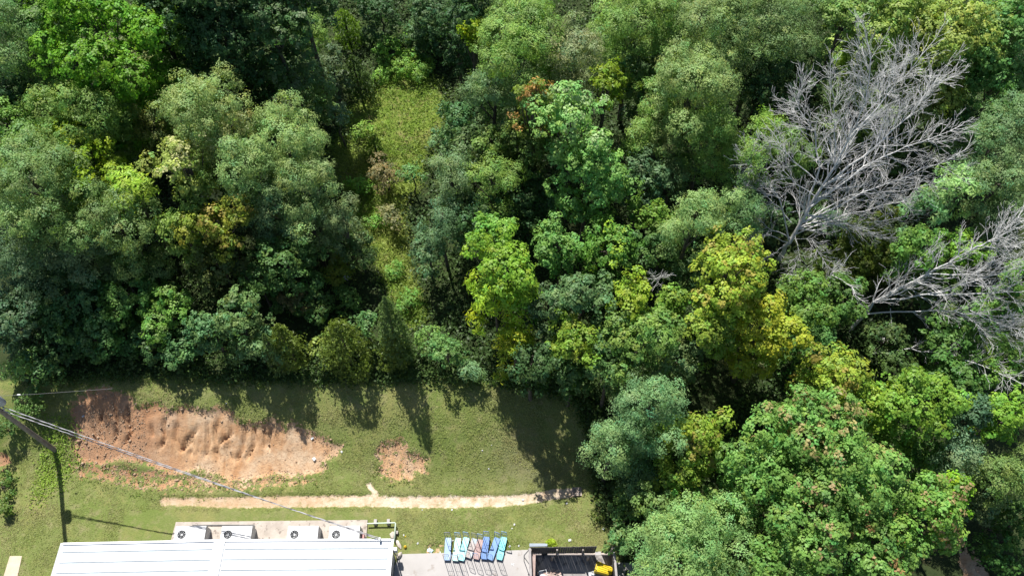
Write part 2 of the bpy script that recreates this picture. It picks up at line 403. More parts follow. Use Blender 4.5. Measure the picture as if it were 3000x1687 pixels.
def cedar_mesh(R, Ht, col, r, dens=1.0):
    n = int(330 * R * Ht * dens)
    u = r.uniform(0, 1, n) ** .75; z = .12 * Ht + (1 - u) * .88 * Ht          # u 0 = tip
    z = Ht * (1 - u * .93)
    prof = R * np.clip(u * 1.5, 0, 1) ** .62 * (1 - .25 * np.clip(u - .8, 0, 1) * 5 * .5)
    a = r.uniform(0, 2 * math.pi, n)
    bumps = .60 + 1.05 * np.clip(vnoise(a * 1.9 + 40, z * 1.7, int(Ht * 10)) - .25, 0, 1) + .3 * vnoise(a * 5 + 9, z * 4, 8)
    rad = prof * bumps * r.uniform(.7, 1.06, n)
    P = np.stack([rad * np.cos(a), rad * np.sin(a), z], 1)
    N = np.stack([np.cos(a) * .8, np.sin(a) * .8, np.full(n, .6)], 1) + r.normal(0, .45, (n, 3)); N /= np.linalg.norm(N, axis=1, keepdims=True)
    col = tuple(v * 1.6 for v in col); tone = .8 + .45 * (vnoise(a * 3, z * 2.2, 5)) ; c = np.array(col)[None] * (tone * r.uniform(.75, 1.25, n))[:, None]
    L = r.uniform(.16, .32, n); V = leaves(P, N, L, L * .42, r, -.8)
    return V, np.arange(len(V)).reshape(-1, 4), c
def trunk_mesh(Ht, cz, C, lr, r, rad):
    mb = MB(); top = Vector((r.normal(0, .15), r.normal(0, .15), cz))
    mid = Vector((r.normal(0, .2), r.normal(0, .2), cz * .5))
    mb.tube([(0, 0, -.4), (mid.x * .3, mid.y * .3, cz * .2), mid, top * .85, (top.x, top.y, top.z + .3)], [rad * 1.35, rad, rad * .8, rad * .6, rad * .4], 8)
    for c, a in list(zip(C, lr))[:9]:
        e = Vector((c[0], c[1], c[2] + cz)); s0 = Vector((mid.x, mid.y, cz * .5)).lerp(top, r.uniform(.2, .9))
        m1 = s0.lerp(e, .5) + Vector((0, 0, -.25))
        mb.tube([s0, m1, e], [rad * .38, rad * .25, rad * .08], 5, False)
    return mb

def clean(v, f): return v, f
NAMES = {'feather': 'feathery_tree', 'broad': 'broadleaf_tree', 'frond': 'sumac_tree', 'small': 'shrub'}
def tree(style, F, r_px, Ht, col, label, hr=.85, tip=None, tipf=0., dens=1., name=None, cat='tree', group=None, low=False):
    r = np.random.default_rng(abs(hash((F[0] * 7 + F[1] * 13, 5))) % 2 ** 31)
    px, py = F[0] * K, F[1] * K; rs = r_px * K
    z = 4.0 + Ht * .6; R = 3.0
    for _ in range(30):
        p = at(px, py, z); f = project(p.x, p.y, p.z)[2]; R = rs * f / FS
        g0 = float(bank(np.array([p.x]), np.array([p.y]))[0]); tz = g0 + max(Ht - R * hr, R * hr * .55)
        z = .6 * z + .4 * tz
    g0 = gz(p.x, p.y)
    cz = z - g0
    root = thing(name or NAMES[style], (p.x, p.y, g0), label, cat, group)
    if style == 'cedar': pass
    g_ = 2.1 if style == 'feather' else 1.85; col = (col[0] * g_ * .94, col[1] * g_, col[2] * g_ * .85); tip = tuple(v * 1.4 for v in tip) if tip else None
    V, Fc, c, C, lr = crown_mesh(style, R, hr, col, r, tip, tipf, dens, skirt=min(cz * .85, 1.7 * R) if Ht > 5 else 0)
    V = V + np.array([0, 0, cz])
    lowmask = V.reshape(-1, 4, 3)[:, :, 2].min(1) > .02
    Vq = V.reshape(-1, 4, 3)[lowmask]; c = c[lowmask]
    npmesh('crown', Vq.reshape(-1, 3), np.arange(len(Vq) * 4).reshape(-1, 4), LEAF, root, colors=c)
    trunk_mesh(Ht, cz, C, lr, r, .03 + .012 * Ht).build('trunk' if cat == 'tree' else 'stem', BARK, root)
    return root
def cedar(F_tip, F_base, r_px, col, label, dens=1.0):
    b = on_ground(F_base[0] * K, F_base[1] * K)
    # height from the tip's picture point
    best = min(np.arange(1.5, 14, .1), key=lambda h: (project(b.x, b.y, b.z + h)[1] - F_tip[1] * K) ** 2)
    f = project(b.x, b.y, b.z)[2]; R = r_px * K * f / FS
    r = np.random.default_rng(int(F_tip[0] * 31 + F_tip[1]))
    root = thing('cedar_tree', b, label, 'tree', None)
    V, Fc, c = cedar_mesh(R, float(best), col, r, dens); npmesh('crown', V, Fc, LEAF, root, colors=c)
    MB().tube([(0, 0, -.3), (0, 0, best * .5), (0, 0, best * .92)], [.14, .09, .02], 7).build('trunk', BARK, root)
    return root

# ================================================================== hard objects
WHITE_ROOF = worn('white_roof_metal', (.52, .54, .57), (.58, .60, .62), .35, .42, bmp=.02, spot=((.47, .49, .52), .9, .64))
def roof_wear():
    m, t, b = mat('worn_white_roof'); tc_ = node(t, 'ShaderNodeNewGeometry').outputs['Position']
    vm = node(t, 'ShaderNodeVectorMath', operation='MULTIPLY'); t.links.new(tc_, vm.inputs[0]); vm.inputs[1].default_value = (.25, 1.64, 1)
    sp = node(t, 'ShaderNodeVectorMath', operation='FLOOR'); t.links.new(vm.outputs[0], sp.inputs[0])
    wn = node(t, 'ShaderNodeTexWhiteNoise'); t.links.new(sp.outputs[0], wn.inputs[0])
    c = mixc(t, wn.outputs[0], (.50, .525, .56), (.56, .575, .59))
    st = node(t, 'ShaderNodeVectorMath', operation='MULTIPLY'); t.links.new(tc_, st.inputs[0]); st.inputs[1].default_value = (.35, 3.5, 1)
    c = mixc(t, mth(t, 'MULTIPLY', rampf(t, noise(t, 1.0, 6, .7, st.outputs[0]), .52, .68), .55), c, (.38, .41, .45))
    c = mixc(t, mth(t, 'MULTIPLY', rampf(t, noise(t, 1.7, 6, .75), .60, .70), .5), c, (.34, .33, .30))
    t.links.new(c, b.inputs['Base Color']); b.inputs['Roughness'].default_value = .42; bump(t, b, noise(t, .8, 3, .6, st.outputs[0]), .12, .02)
    return m
WHITE_ROOF = roof_wear()
SEAM = worn('roof_seam_shade', (.30, .34, .38), (.36, .40, .43), 2, .6)  # grey that paints in the shadow line along each roof seam
TRIM = worn('white_trim', (.58, .60, .62), (.64, .65, .66), .6, .5, bmp=.02)
WALLM = worn('beige_wall_metal', (.30, .295, .29), (.36, .355, .35), 1.2, .6, bmp=.05)
CONC = worn('concrete', (.285, .27, .265), (.335, .32, .315), .5, .85, bmp=.25, spot=((.25, .225, .21), 1.1, .6), objspace=False)
OLDCONC = worn('old_concrete', (.27, .235, .205), (.36, .32, .285), 1.6, .9, bmp=.3, spot=((.18, .15, .13), 3.0, .58), objspace=False)
DARKCONC = worn('shade_dark_concrete', (.16, .15, .15), (.26, .24, .23), 1.2, .7, bmp=.3, spot=((.09, .08, .08), 1.7, .56), objspace=False)  # enclosure floor darkened in colour to deepen the fence's shade, random darker blotches
GREYPAINT = worn('pale_grey_paint', (.34, .35, .375), (.42, .43, .45), 1.2, .5, bmp=.03)
BLACK = worn('black_metal', (.02, .02, .022), (.04, .04, .045), 4, .5)
GALV = worn('galvanised_steel', (.42, .44, .46), (.52, .54, .56), 4, .4, .6)
PIPEG = worn('pale_green_pipe', (.30, .38, .31), (.38, .44, .37), 4, .5)
OLDWOOD = worn('weathered_boards', (.055, .05, .05), (.11, .10, .095), 3, .9, bmp=.6)
POSTWOOD = worn('pole_wood', (.15, .125, .11), (.24, .21, .19), 4, .9, bmp=.7)
RAILWOOD = worn('pale_rail', (.32, .27, .24), (.40, .34, .30), 5, .8, bmp=.3)
DARKWALL = worn('dark_downpipe', (.12, .12, .12), (.18, .18, .18), 4, .6)

# ---- metal building
EZ = 3.3
A0 = at(186, 1591, EZ); B0 = at(1145, 1579, EZ); RZ = EZ + .62; R0 = at(653, 1581, RZ)
dl = (at(158, 1687, EZ) - A0).normalized(); dr = (at(1134, 1687, EZ) - B0).normalized(); dm = ((dl + dr) / 2).normalized()
LB = 26.0
A1, B1, R1 = A0 + dm * LB, B0 + dm * LB, R0 + dm * LB
bld = thing('metal_building', (0, 0, 0), 'long white metal roofed building with a low ridge at the photo bottom', 'building')
def slope_panel(p0, p1, r0, r1, name):
    mb = MB(); th = Vector((0, 0, .06))
    mb.hexa([p0 - th, r0 - th, r1 - th, p1 - th], [p0, r0, r1, p1])
    across0 = r0 - p0
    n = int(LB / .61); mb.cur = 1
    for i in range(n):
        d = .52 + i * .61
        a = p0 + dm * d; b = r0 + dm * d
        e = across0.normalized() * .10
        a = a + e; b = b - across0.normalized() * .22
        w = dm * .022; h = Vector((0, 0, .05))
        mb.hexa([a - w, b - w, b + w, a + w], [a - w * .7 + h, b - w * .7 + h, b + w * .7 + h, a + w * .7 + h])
        # flat lap strip on the camera side, greyed as the seam's painted shadow line
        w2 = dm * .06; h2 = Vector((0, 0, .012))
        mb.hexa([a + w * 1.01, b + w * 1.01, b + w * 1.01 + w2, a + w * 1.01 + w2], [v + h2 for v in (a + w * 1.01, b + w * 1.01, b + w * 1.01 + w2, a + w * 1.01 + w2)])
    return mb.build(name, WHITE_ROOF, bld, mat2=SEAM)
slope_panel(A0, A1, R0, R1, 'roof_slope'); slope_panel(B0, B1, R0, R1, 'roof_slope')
up = Vector((0, 0, 1))
xl = (A0 - R0).normalized(); xr = (B0 - R0).normalized()
mb = MB(); e0, e1 = R0 + up * .075 - dm * .03, R1 + up * .075
mb.hexa([e0 + xl * .5 - up * .05, e0 - up * .03, e1 - up * .03, e1 + xl * .5 - up * .05], [e0 + xl * .5, e0 + up * .03, e1 + up * .03, e1 + xl * .5])
mb.hexa([e0 - up * .029, e0 + xr * .16 - up * .05, e1 + xr * .16 - up * .05, e1 - up * .029], [e0 + up * .029, e0 + xr * .16 + up * .0, e1 + xr * .16, e1 + up * .029])
mb.build('ridge_cap', WHITE_ROOF, bld)
mb = MB()
for P, Qp, sx in ((A0, R0, 1), (B0, R0, -1)):      # rake trim at the back edge
    a, b = P - dm * .03 + up * .02, Qp - dm * .03 + up * .02
    mb.hexa([a - up * .22, b - up * .22, b - up * .22 + dm * .13, a - up * .22 + dm * .13], [a + up * .06, b + up * .06, b + up * .06 + dm * .13, a + up * .06 + dm * .13])
mb.build('rake_trim', TRIM, bld)
for P0, P1, s in ((A0, A1, xl), (B0, B1, xr)):      # gutters
    mb = MB(); a, b = P0 - dm * .04, P1
    mb.hexa([a - up * .2, a + s * .14 - up * .2, b + s * .14 - up * .2, b - up * .2], [a - up * .03 + s * -.02, a + s * .16 - up * .03, b + s * .16 - up * .03, b - up * .03 - s * .02])
    mb.hexa([a + s * .16 - up * .03, a + s * .18 - up * .03, b + s * .18 - up * .03, b + s * .16 - up * .03], [a + s * .16 + up * .01, a + s * .18 + up * .01, b + s * .18 + up * .01, b + s * .16 + up * .01])
    mb.build('gutter', TRIM, bld)
inx = Vector((1, 0, 0))
wA, wB = A0 + dm * .28 + inx * .15, B0 + dm * .28 - inx * .12
wA1, wB1 = A1 - dm * .3 + inx * .15, B1 - dm * .3 - inx * .12
foot = [Vector((v.x, v.y, -.2)) for v in (wA, wB, wB1, wA1)]
MB().hexa(foot, [Vector((v.x, v.y, EZ - .07)) for v in foot]).build('wall', WALLM, bld)
MB().hexa([Vector((foot[0].x, foot[0].y, EZ - .069)), Vector((foot[1].x, foot[1].y, EZ - .069)), Vector((R0.x, foot[0].y, EZ - .069))], [Vector((foot[0].x, foot[0].y, EZ - .06)), Vector((foot[1].x, foot[1].y, EZ - .06)), Vector((R0.x, foot[0].y - .01, RZ - .1))])
# ribs on the right hand wall, door, lamp, downpipe
wd = (foot[2] - foot[1]).normalized()
def wallbox(s, z, ws, hz, dx, name, m):
    c = foot[1] + wd * s; mb = MB(); a = c - wd * ws / 2; b = c + wd * ws / 2; o = Vector((dx, 0, 0))
    z0, z1 = Vector((0, 0, z - foot[1].z)), Vector((0, 0, z + hz - foot[1].z))
    mb.hexa([a + z0, a + o + z0, b + o + z0, b + z0], [a + z1, a + o + z1, b + o + z1, b + z1]); return mb.build(name, m, bld)
mb = MB()
for i in range(60):
    c = foot[1] + wd * (.3 + i * .3); mb.hexa([c + Vector((-.01, 0, .2)), c + Vector((.03, 0, .2)), c + wd * .06 + Vector((.03, 0, .2)), c + wd * .06 + Vector((-.01, 0, .2))],
        [c + Vector((-.01, 0, 3.3)), c + Vector((.03, 0, 3.3)), c + wd * .06 + Vector((.03, 0, 3.3)), c + wd * .06 + Vector((-.01, 0, 3.3))])
mb.build('wall_rib', WALLM, bld)
d1 = wallbox(1.9, 0, 1.0, 2.15, .05, 'door', GREYPAINT)
wallbox(1.32, 0, .09, 2.25, .07, 'door_frame', DARKWALL); wallbox(2.48, 0, .09, 2.25, .07, 'door_frame', DARKWALL)
wallbox(3.3, 2.5, .16, .2, .16, 'wall_lamp', BLACK)
c = foot[1] + Vector((.06, .04, 0))
MB().tube([c + Vector((0, 0, 3.25)), c + Vector((.0, 0, .6)), c + Vector((.05, .05, .25)), c + Vector((.35, .25, .22))], .05, 8).build('downpipe', DARKWALL, bld)

# ---- slabs (setting)
def sheet(name, poly, z0, z1, m):
    o = MB().prism([(p.x, p.y) for p in poly], z0, z1).build(name, m); return tag(o, kind='structure')
WY = foot[1].y
yard = [Vector((foot[1].x + .03, WY - .55, 0)), at(1175, 1622, .05), at(1280, 1619, .05), at(1420, 1614, .05), at(1552, 1609, .05), at(1552, 1609, .05) + Vector((1.0, -.7, 0)), Vector((9.0, 11.9, 0)), Vector((9.3, -14, 0)), Vector((foot[2].x + .03, -14, 0))]
yard = sorted(yard, key=lambda p: math.atan2(p.y - 3, p.x - 0)); yard.reverse()
sheet('concrete_yard', yard[::-1], -.3, .05, CONC)
pad = [at(493, 1600, .12), at(515, 1528, .12), at(1077, 1521.5, .12), at(1072, 1600, .12)]
pad[0].y = foot[0].y + .02; pad[3].y = foot[1].y + .02
MBp = MB().prism([(p.x, p.y) for p in pad][::-1], -.3, .12)
tag(MBp.build('concrete_pad', OLDCONC, None, .015), kind='structure')

# ---- four air conditioning units on the pad
acl = ['white condenser unit at the far left end of the concrete pad', 'white condenser unit standing directly behind the roof ridge, second from the pad left end',
       'white condenser unit right of the wide bare gap on the pad', 'white condenser unit at the right end of the pad beside the pipe frame']
FANM = worn('dark_fan', (.02, .02, .025), (.05, .05, .055), 4, .45)
def ac_unit(xr, label, tilt):
    cx = xr - .98; t = thing('air_conditioner', (cx, 13.45, .12), label, 'air conditioner', 'air conditioning units on the pad', math.radians(tilt))
    W, D, Hh = 1.95, 1.12, .95; fx_, fy_, fr = -.52, .02, .27
    # cabinet with a round opening: top plate as a ring of quads round the hole
    mb = MB(); n = 32
    hx, hy = W / 2, D / 2
    mb.add([(-hx, -hy, 0), (hx, -hy, 0), (hx, hy, 0), (-hx, hy, 0), (-hx, -hy, Hh), (hx, -hy, Hh), (hx, hy, Hh), (-hx, hy, Hh)], [(0, 1, 5, 4), (1, 2, 6, 5), (2, 3, 7, 6), (3, 0, 4, 7), (3, 2, 1, 0)])
    ring, outer = [], []
    for i in range(n):
        a = 2 * math.pi * i / n; cxx, cyy = math.cos(a), math.sin(a); ring.append((fx_ + fr * cxx, fy_ + fr * cyy, Hh))
        k = min((hx - fx_) / cxx if cxx > 1e-6 else 9e9, (-hx - fx_) / cxx if cxx < -1e-6 else 9e9, (hy - fy_) / cyy if cyy > 1e-6 else 9e9, (-hy - fy_) / cyy if cyy < -1e-6 else 9e9)
        outer.append((fx_ + k * cxx, fy_ + k * cyy, Hh))
    mb.add(ring + outer + [(x, y, Hh - .3) for x, y, z in ring], [(i, n + i, n + (i + 1) % n, (i + 1) % n) for i in range(n)] + [(i, (i + 1) % n, 2 * n + (i + 1) % n, 2 * n + i) for i in range(n)] + [tuple(2 * n + i for i in range(n))])
    # corner fans of the top plate
    for sx, sy in ((1, 1), (-1, 1), (-1, -1), (1, -1)):
        c = (sx * hx, sy * hy, Hh); near = sorted(outer, key=lambda p: (p[0] - c[0]) ** 2 + (p[1] - c[1]) ** 2)
        q = [p for p in near if abs(p[0] - c[0]) < 1e-6 or abs(p[1] - c[1]) < 1e-6]
        px_ = [p for p in q if abs(p[0] - c[0]) < 1e-6][:1]; py_ = [p for p in q if abs(p[1] - c[1]) < 1e-6][:1]
        if px_ and py_: mb.add([c, px_[0], py_[0]], [(0, 1, 2) if sx * sy > 0 else (0, 2, 1)])
    cab = mb.build('cabinet', GREYPAINT, t)
    mb = MB()
    for z in (.12, .3, .48, .66): mb.box((hx + .006, 0, z), (.012, D * .8, .1))
    mb.build('louvre_panel', GALV, t)
    mb = MB(); mb.tube([(fx_, fy_, Hh - .25), (fx_, fy_, Hh - .05)], .07, 12); mb.build('fan_motor', GREYPAINT, t)
    mb = MB()
    for i in range(4):
        a = i * math.pi / 2 + .5 + xr; c_, s_ = math.cos(a), math.sin(a)
        p = lambda u, v, z: (fx_ + u * c_ - v * s_, fy_ + u * s_ + v * c_, Hh - .15 + z)
        mb.add([p(.06, -.05, .03), p(.24, -.10, .06), p(.25, .08, -.03), p(.06, .05, -.03)], [(0, 1, 2, 3)])
    mb.build('fan_blade', FANM, t)
    mb = MB()
    for rr in (.09, .18, fr - .005): mb.tube([(fx_ + rr * math.cos(k * math.pi / 12), fy_ + rr * math.sin(k * math.pi / 12), Hh + .012) for k in range(25)], .005, 4, False)
    for k in range(3):
        a = k * math.pi / 3 + .3; mb.tube([(fx_ - fr * math.cos(a), fy_ - fr * math.sin(a), Hh + .012), (fx_ + fr * math.cos(a), fy_ + fr * math.sin(a), Hh + .012)], .005, 4, False)
    mb.build('fan_guard', GALV, t)
    mb = MB(); mb.box((hx - .42, -hy - .25, .5), (.9, .5, .55)); mb.build('duct', GREYPAINT, t, .01)
    return t
for xr_px, l, tl in zip((605, 740, 934, 1055.5), acl, (0.6, .5, .6, .8)):
    p = at(xr_px, 1542, 1.07); ac_unit(p.x, l, tl)
a, b = at(563, 1537, .2), at(745, 1537, .2)
mb = MB().tube([a, a.lerp(b, .5) + Vector((0, .01, 0)), b], .03, 6); mb.tube([b, b + Vector((0, -.5, 0))], .03, 6)
tag(mb.build('conduit', DARKWALL), 'thin dark conduit lying on the pad behind the two left units', 'pipe')

# ---- pipe frame at the pad's right end
t = thing('gas_pipe', at(1157, 1532, 0), 'pale green pipe bent at a right angle on the lawn beside the pad', 'pipe')
t0 = t.location.copy()
p = [at(1075, 1533, .35) - t0, at(1157, 1530, .35) - t0]; q = [at(1158, 1533, .35) - t0, at(1155, 1581, .35) - t0]
MB().tube([p[0], p[1], q[0] + Vector((.02, 0, 0)), q[1], q[1] + Vector((0, 0, -.45))], .05, 8).build('pipe_run', PIPEG, t)
for px, py in ((1101, 1531), (1139, 1530)):
    c = at(px, py, .0) - t0; mb = MB().box((c.x, c.y, .12), (.2, .36, .3)); mb.build('support_block', CONC, t, .02)
c = at(1162, 1561, 0) - t0; MB().box((c.x, c.y, .12), (.24, .2, .28)).build('support_block', CONC, t, .02)

WHITEP = worn('white_plastic', (.50, .51, .53), (.60, .60, .61), 5, .5)
# cabinet at the building corner, electric mast, red box
p = at(1150, 1590, 1.2)
t = thing('meter_box', (B0.x + .02, foot[1].y + .12, 1.0), 'small white meter box on the corner of the building', 'meter box')
MB().box((0, 0, .3), (.3, .22, .55)).build('case', WHITEP, t, .02); MB().tube([(.02, 0, -1.0), (.02, 0, .05)], .03, 8).build('riser', GALV, t)
m = at(1113.5, 1576, 3.45)
t = thing('service_mast', (m.x, foot[1].y + .12, 0), 'grey service mast with pale weatherhead behind the roof near the pipe frame', 'mast')
MB().tube([(0, 0, .6), (0, 0, 3.5)], .035, 8).build('mast_pipe', GALV, t)
MB().tube([(0, 0, 3.5), (0, .03, 3.58), (0, .14, 3.6), (0, .2, 3.52)], [.06, .075, .07, .05], 10).build('weatherhead', WHITEP, t)
MB().box((0, .08, 1.1), (.34, .2, .5)).build('meter_case', GALV, t, .02)
REDB = worn('dull_red_paint', (.26, .11, .11), (.32, .16, .155), 5, .6)
p = at(1061, 1569, .5)
t = thing('box', (p.x, p.y, .12), 'small dull red box beside the right end unit', 'box', None)
MB().box((0, 0, .2), (.26, .3, .4)).build('box_body', REDB, t, .015); MB().box((0, 0, .415), (.29, .33, .03)).build('box_lid', REDB, t, .008)

# ---- rubble and litter
ROCKM = worn('pale_rock', (.36, .31, .27), (.46, .42, .38), 4, .9, bmp=.5)
def lump(name, px, py, s, m, label, cat, seed, sq=.6, grp=None):
    r = np.random.default_rng(seed); g = on_ground(px, py); n = 10
    mb = MB(); rings = [[(s[0] * .5 * math.cos(2 * math.pi * k / n) * f_ * r.uniform(.78, 1.15), s[1] * .5 * math.sin(2 * math.pi * k / n) * f_ * r.uniform(.78, 1.15), z * s[2] * r.uniform(.85, 1.1)) for k in range(n)] for f_, z in ((.9, -.15), (1.0, .3), (.78, .75), (.3, 1.0))]
    vs = [v for rg in rings for v in rg] ; fs = [(i * n + k, i * n + (k + 1) % n, (i + 1) * n + (k + 1) % n, (i + 1) * n + k) for i in range(3) for k in range(n)] + [tuple(3 * n + k for k in range(n))]
    mb.add(vs, fs); o = mb.build(name, m); o.location = (g.x, g.y, max(g.z, 0) if m is not None else g.z); o.rotation_euler = (0, 0, r.uniform(0, 6)); return tag(o, label, cat, grp)
lump('rock', 1152, 1568, (.42, .55, .3), ROCKM, 'pale tan stone under the end of the green pipe', 'rock', 1)
lump('rock', 1168, 1594, (.28, .62, .18), ROCKM, 'long whitish stone on the lawn just right of the building corner', 'rock', 2)
lump('rock', 1170, 1628, (.3, .5, .3), ROCKM, 'white rounded stone at the foot of the building corner', 'rock', 3)
YEL = worn('yellow_plastic', (.50, .32, .015), (.56, .38, .03), 4, .45); BLUEB = worn('blue_white_wrap', (.30, .55, .75), (.75, .78, .80), 6, .5)
ob = lump('ball', 1187.5, 1602, (.22, .22, .22), YEL, 'small yellow ball on the grass near the building corner', 'ball', 4)
def scrap(px, py, s, label, seed, m=None, cat='litter', name='litter_scrap', grp='white litter on the grass'):
    r = np.random.default_rng(seed); g = on_ground(px, py); n = 5
    xs = np.linspace(-.5, .5, n); vs = [(x * s * r.uniform(.8, 1.1), y * s * .75 * r.uniform(.8, 1.1), .03 + s * .4 * r.uniform(0, 1)) for y in xs for x in xs]
    fs = [(j * n + i, j * n + i + 1, (j + 1) * n + i + 1, (j + 1) * n + i) for j in range(n - 1) for i in range(n - 1)]
    me = MB().add(vs, fs).build(name, m or WHITEP); me.location = (g.x, g.y, g.z); me.rotation_euler = (0, 0, r.uniform(0, 6))
    so = me.modifiers.new('thickness', 'SOLIDIFY'); so.thickness = .01
    return tag(me, label, cat, grp)
LIT = [(919, 1341, .42, 'largest white litter sheet, lying on the right part of the big dirt scar'), (1001, 1323, .26, 'white scrap on the grass between the two dirt scars'),
 (913, 1281, .34, 'long white scrap at the upper right rim of the big dirt scar'), (1324, 1492, .2, 'white scrap just below the middle of the sandy ditch'),
 (1237, 1493, .11, 'tiny white scrap below the ditch, above the pipe frame'), (1532, 1462, .26, 'white scrap lying in the right part of the sandy ditch'),
 (1413, 1319, .16, 'white scrap on the open lawn left of the tree shadow'), (1432, 1373, .16, 'white scrap on dry grass beside the lower edge of the tree shadow'),
 (1660, 1474, .2, 'white scrap on the grass just below the drain grate'), (1507, 1536, .2, 'white scrap on the lawn up and right of the last hand cart'),
 (1500, 1548, .14, 'thin white sliver on the lawn just right of the last hand cart top'), (1669, 1582, .32, 'white crumpled bag on the lawn above the wooden enclosure'),
 (1768, 1548, .28, 'white scrap at the foot of the shrub near the enclosure'), (1493, 1600, .22, 'white cup on grass at the right side of the last hand cart'),
 (1520, 1598, .18, 'white scrap on grass near the yard edge, left of the enclosure'), (1224, 1591, .2, 'thin pale paper on the lawn right of the building'),
 (1183, 1567, .16, 'pale sliver on the lawn right of the green pipe'), (1289, 1616, .18, 'white scrap at the yard edge left of the first hand cart'),
 (1327, 1583, .15, 'small white scrap between the first two hand carts'), (1503, 1652, .34, 'white rubble heap on the concrete right of the carts'),
 (1440, 1304, .1, 'faint blue scrap on the open lawn'), (663, 1182, .14, 'white bottle above the top rim of the big dirt scar'),
 (240, 1216, .26, 'pale blue scrap on the left top of the big dirt scar')]
for i, (x, y, s, l) in enumerate(LIT): scrap(x, y, s * .62, l, 100 + i)
scrap(1260, 1611, .36, 'blue and white wrapper on bare soil at the yard edge', 200, BLUEB, grp=None)
scrap(1188, 1571, .1, 'small orange scrap beside the pipe support block', 201, YEL, grp=None)

scrap(1016, 817, .5, 'pale bag lying in the dark hollow of the wood left of the weedy path', 302, WHITEP, grp=None)
# drain grate
g = on_ground(1690, 1440)
t = thing('drain_grate', (g.x, g.y, .02), 'weathered slatted drain grate at the right end of the sandy ditch', 'drain grate', None, math.radians(2))
GRM = worn('grate_metal', (.22, .17, .14), (.34, .28, .24), 5, .8)
mb = MB()
for i in range(8): mb.box((-.24 + i * .068, 0, .03), (.03, .5, .04))
mb.build('bars', GRM, t)
mb = MB(); [mb.box((0, y, .028), (.58, .04, .05)) for y in (-.26, 0.0, .26)]; [mb.box((x, 0, .026), (.04, .57, .05)) for x in (-.29, .29)]; mb.build('grate_frame', GRM, t)
MB().box((0, 0, -.06), (.56, .5, .1)).build('pit', BLACK, t)

# stone slab lower left
p = [on_ground(30, 1628), on_ground(66, 1628), on_ground(46, 1720), on_ground(2, 1720)]
o = MB().prism([(v.x, v.y) for v in p][::-1], -.1, .07).build('paving_slab', worn('sand_slab', (.38, .31, .23), (.44, .38, .30), 2, .9, objspace=False), None, .02)
tag(o, 'long pale slab lying on the grass in the bottom left corner', 'slab')

# ---- U shaped stocking carts
def paint(n, a, b, spot=None): return worn(n, a, b, 1.6, .5, bmp=.08, spot=spot)
RUST = (.36, .20, .13)
DK = {'steel': paint('steel_blue_paint', (.14, .23, .41), (.21, .31, .47), ((.33, .37, .44), 1.2, .6)),
      'mint': paint('mint_paint', (.26, .46, .44), (.36, .52, .49), (RUST, 1.1, .60)),
      'cyan': paint('pale_cyan_paint', (.17, .50, .54), (.29, .56, .58)),
      'brown': paint('worn_brown_paint', (.22, .18, .17), (.30, .27, .265), ((.25, .33, .38), 1.5, .56)),
      'red': paint('red_brown_paint', (.22, .13, .125), (.28, .18, .17), ((.30, .20, .16), 2, .62)),
      'blue': paint('blue_paint', (.042, .12, .33), (.07, .165, .39)), 'blue2': paint('mid_blue_paint', (.06, .15, .36), (.10, .21, .42)),
      'aqua': paint('aqua_paint', (.08, .42, .46), (.18, .50, .53))}
HDL = paint('handle_blue', (.12, .20, .34), (.20, .30, .44)); HPL = paint('handle_pale_blue', (.17, .31, .46), (.26, .40, .52)); HPP = paint('handle_slate', (.20, .22, .38), (.28, .30, .46)); HPG = paint('handle_dark', (.14, .14, .16), (.22, .22, .24))
RUB = worn('black_rubber', (.02, .02, .02), (.035, .035, .035), 8, .8)
CARTS = [((1313.6, 1573.9), (1309.8, 1640.0), 'steel', 'blue grey decked cart with bare dark handles, leftmost of the row', HPG),
 ((1342.8, 1574.4), (1333.6, 1641.6), 'mint', 'pale mint cart with a rust stain down its deck', HPL),
 ((1367.2, 1573.3), (1350.4, 1640.5), 'cyan', 'pale cyan cart touching the rust stained mint one', HPL),
 ((1391.6, 1576.6), (1371.0, 1632.4), 'brown', 'shorter faded brown cart with blue grey patches', HPG),
 ((1407.8, 1578.8), (1394.3, 1636.7), 'red', 'shorter red brown cart between the faded brown and the first blue one', HPL),
 ((1425.7, 1571.2), (1417.6, 1636.7), 'blue', 'deep blue cart standing straight, right of the red brown one', HPP),
 ((1457.7, 1574.4), (1434.9, 1638.3), 'blue2', 'blue cart turned at a slant, between the deep blue and the aqua cart', HPP),
 ((1477.2, 1572.2), (1462.5, 1638.3), 'aqua', 'bright aqua cart, rightmost of the row', HPL)]
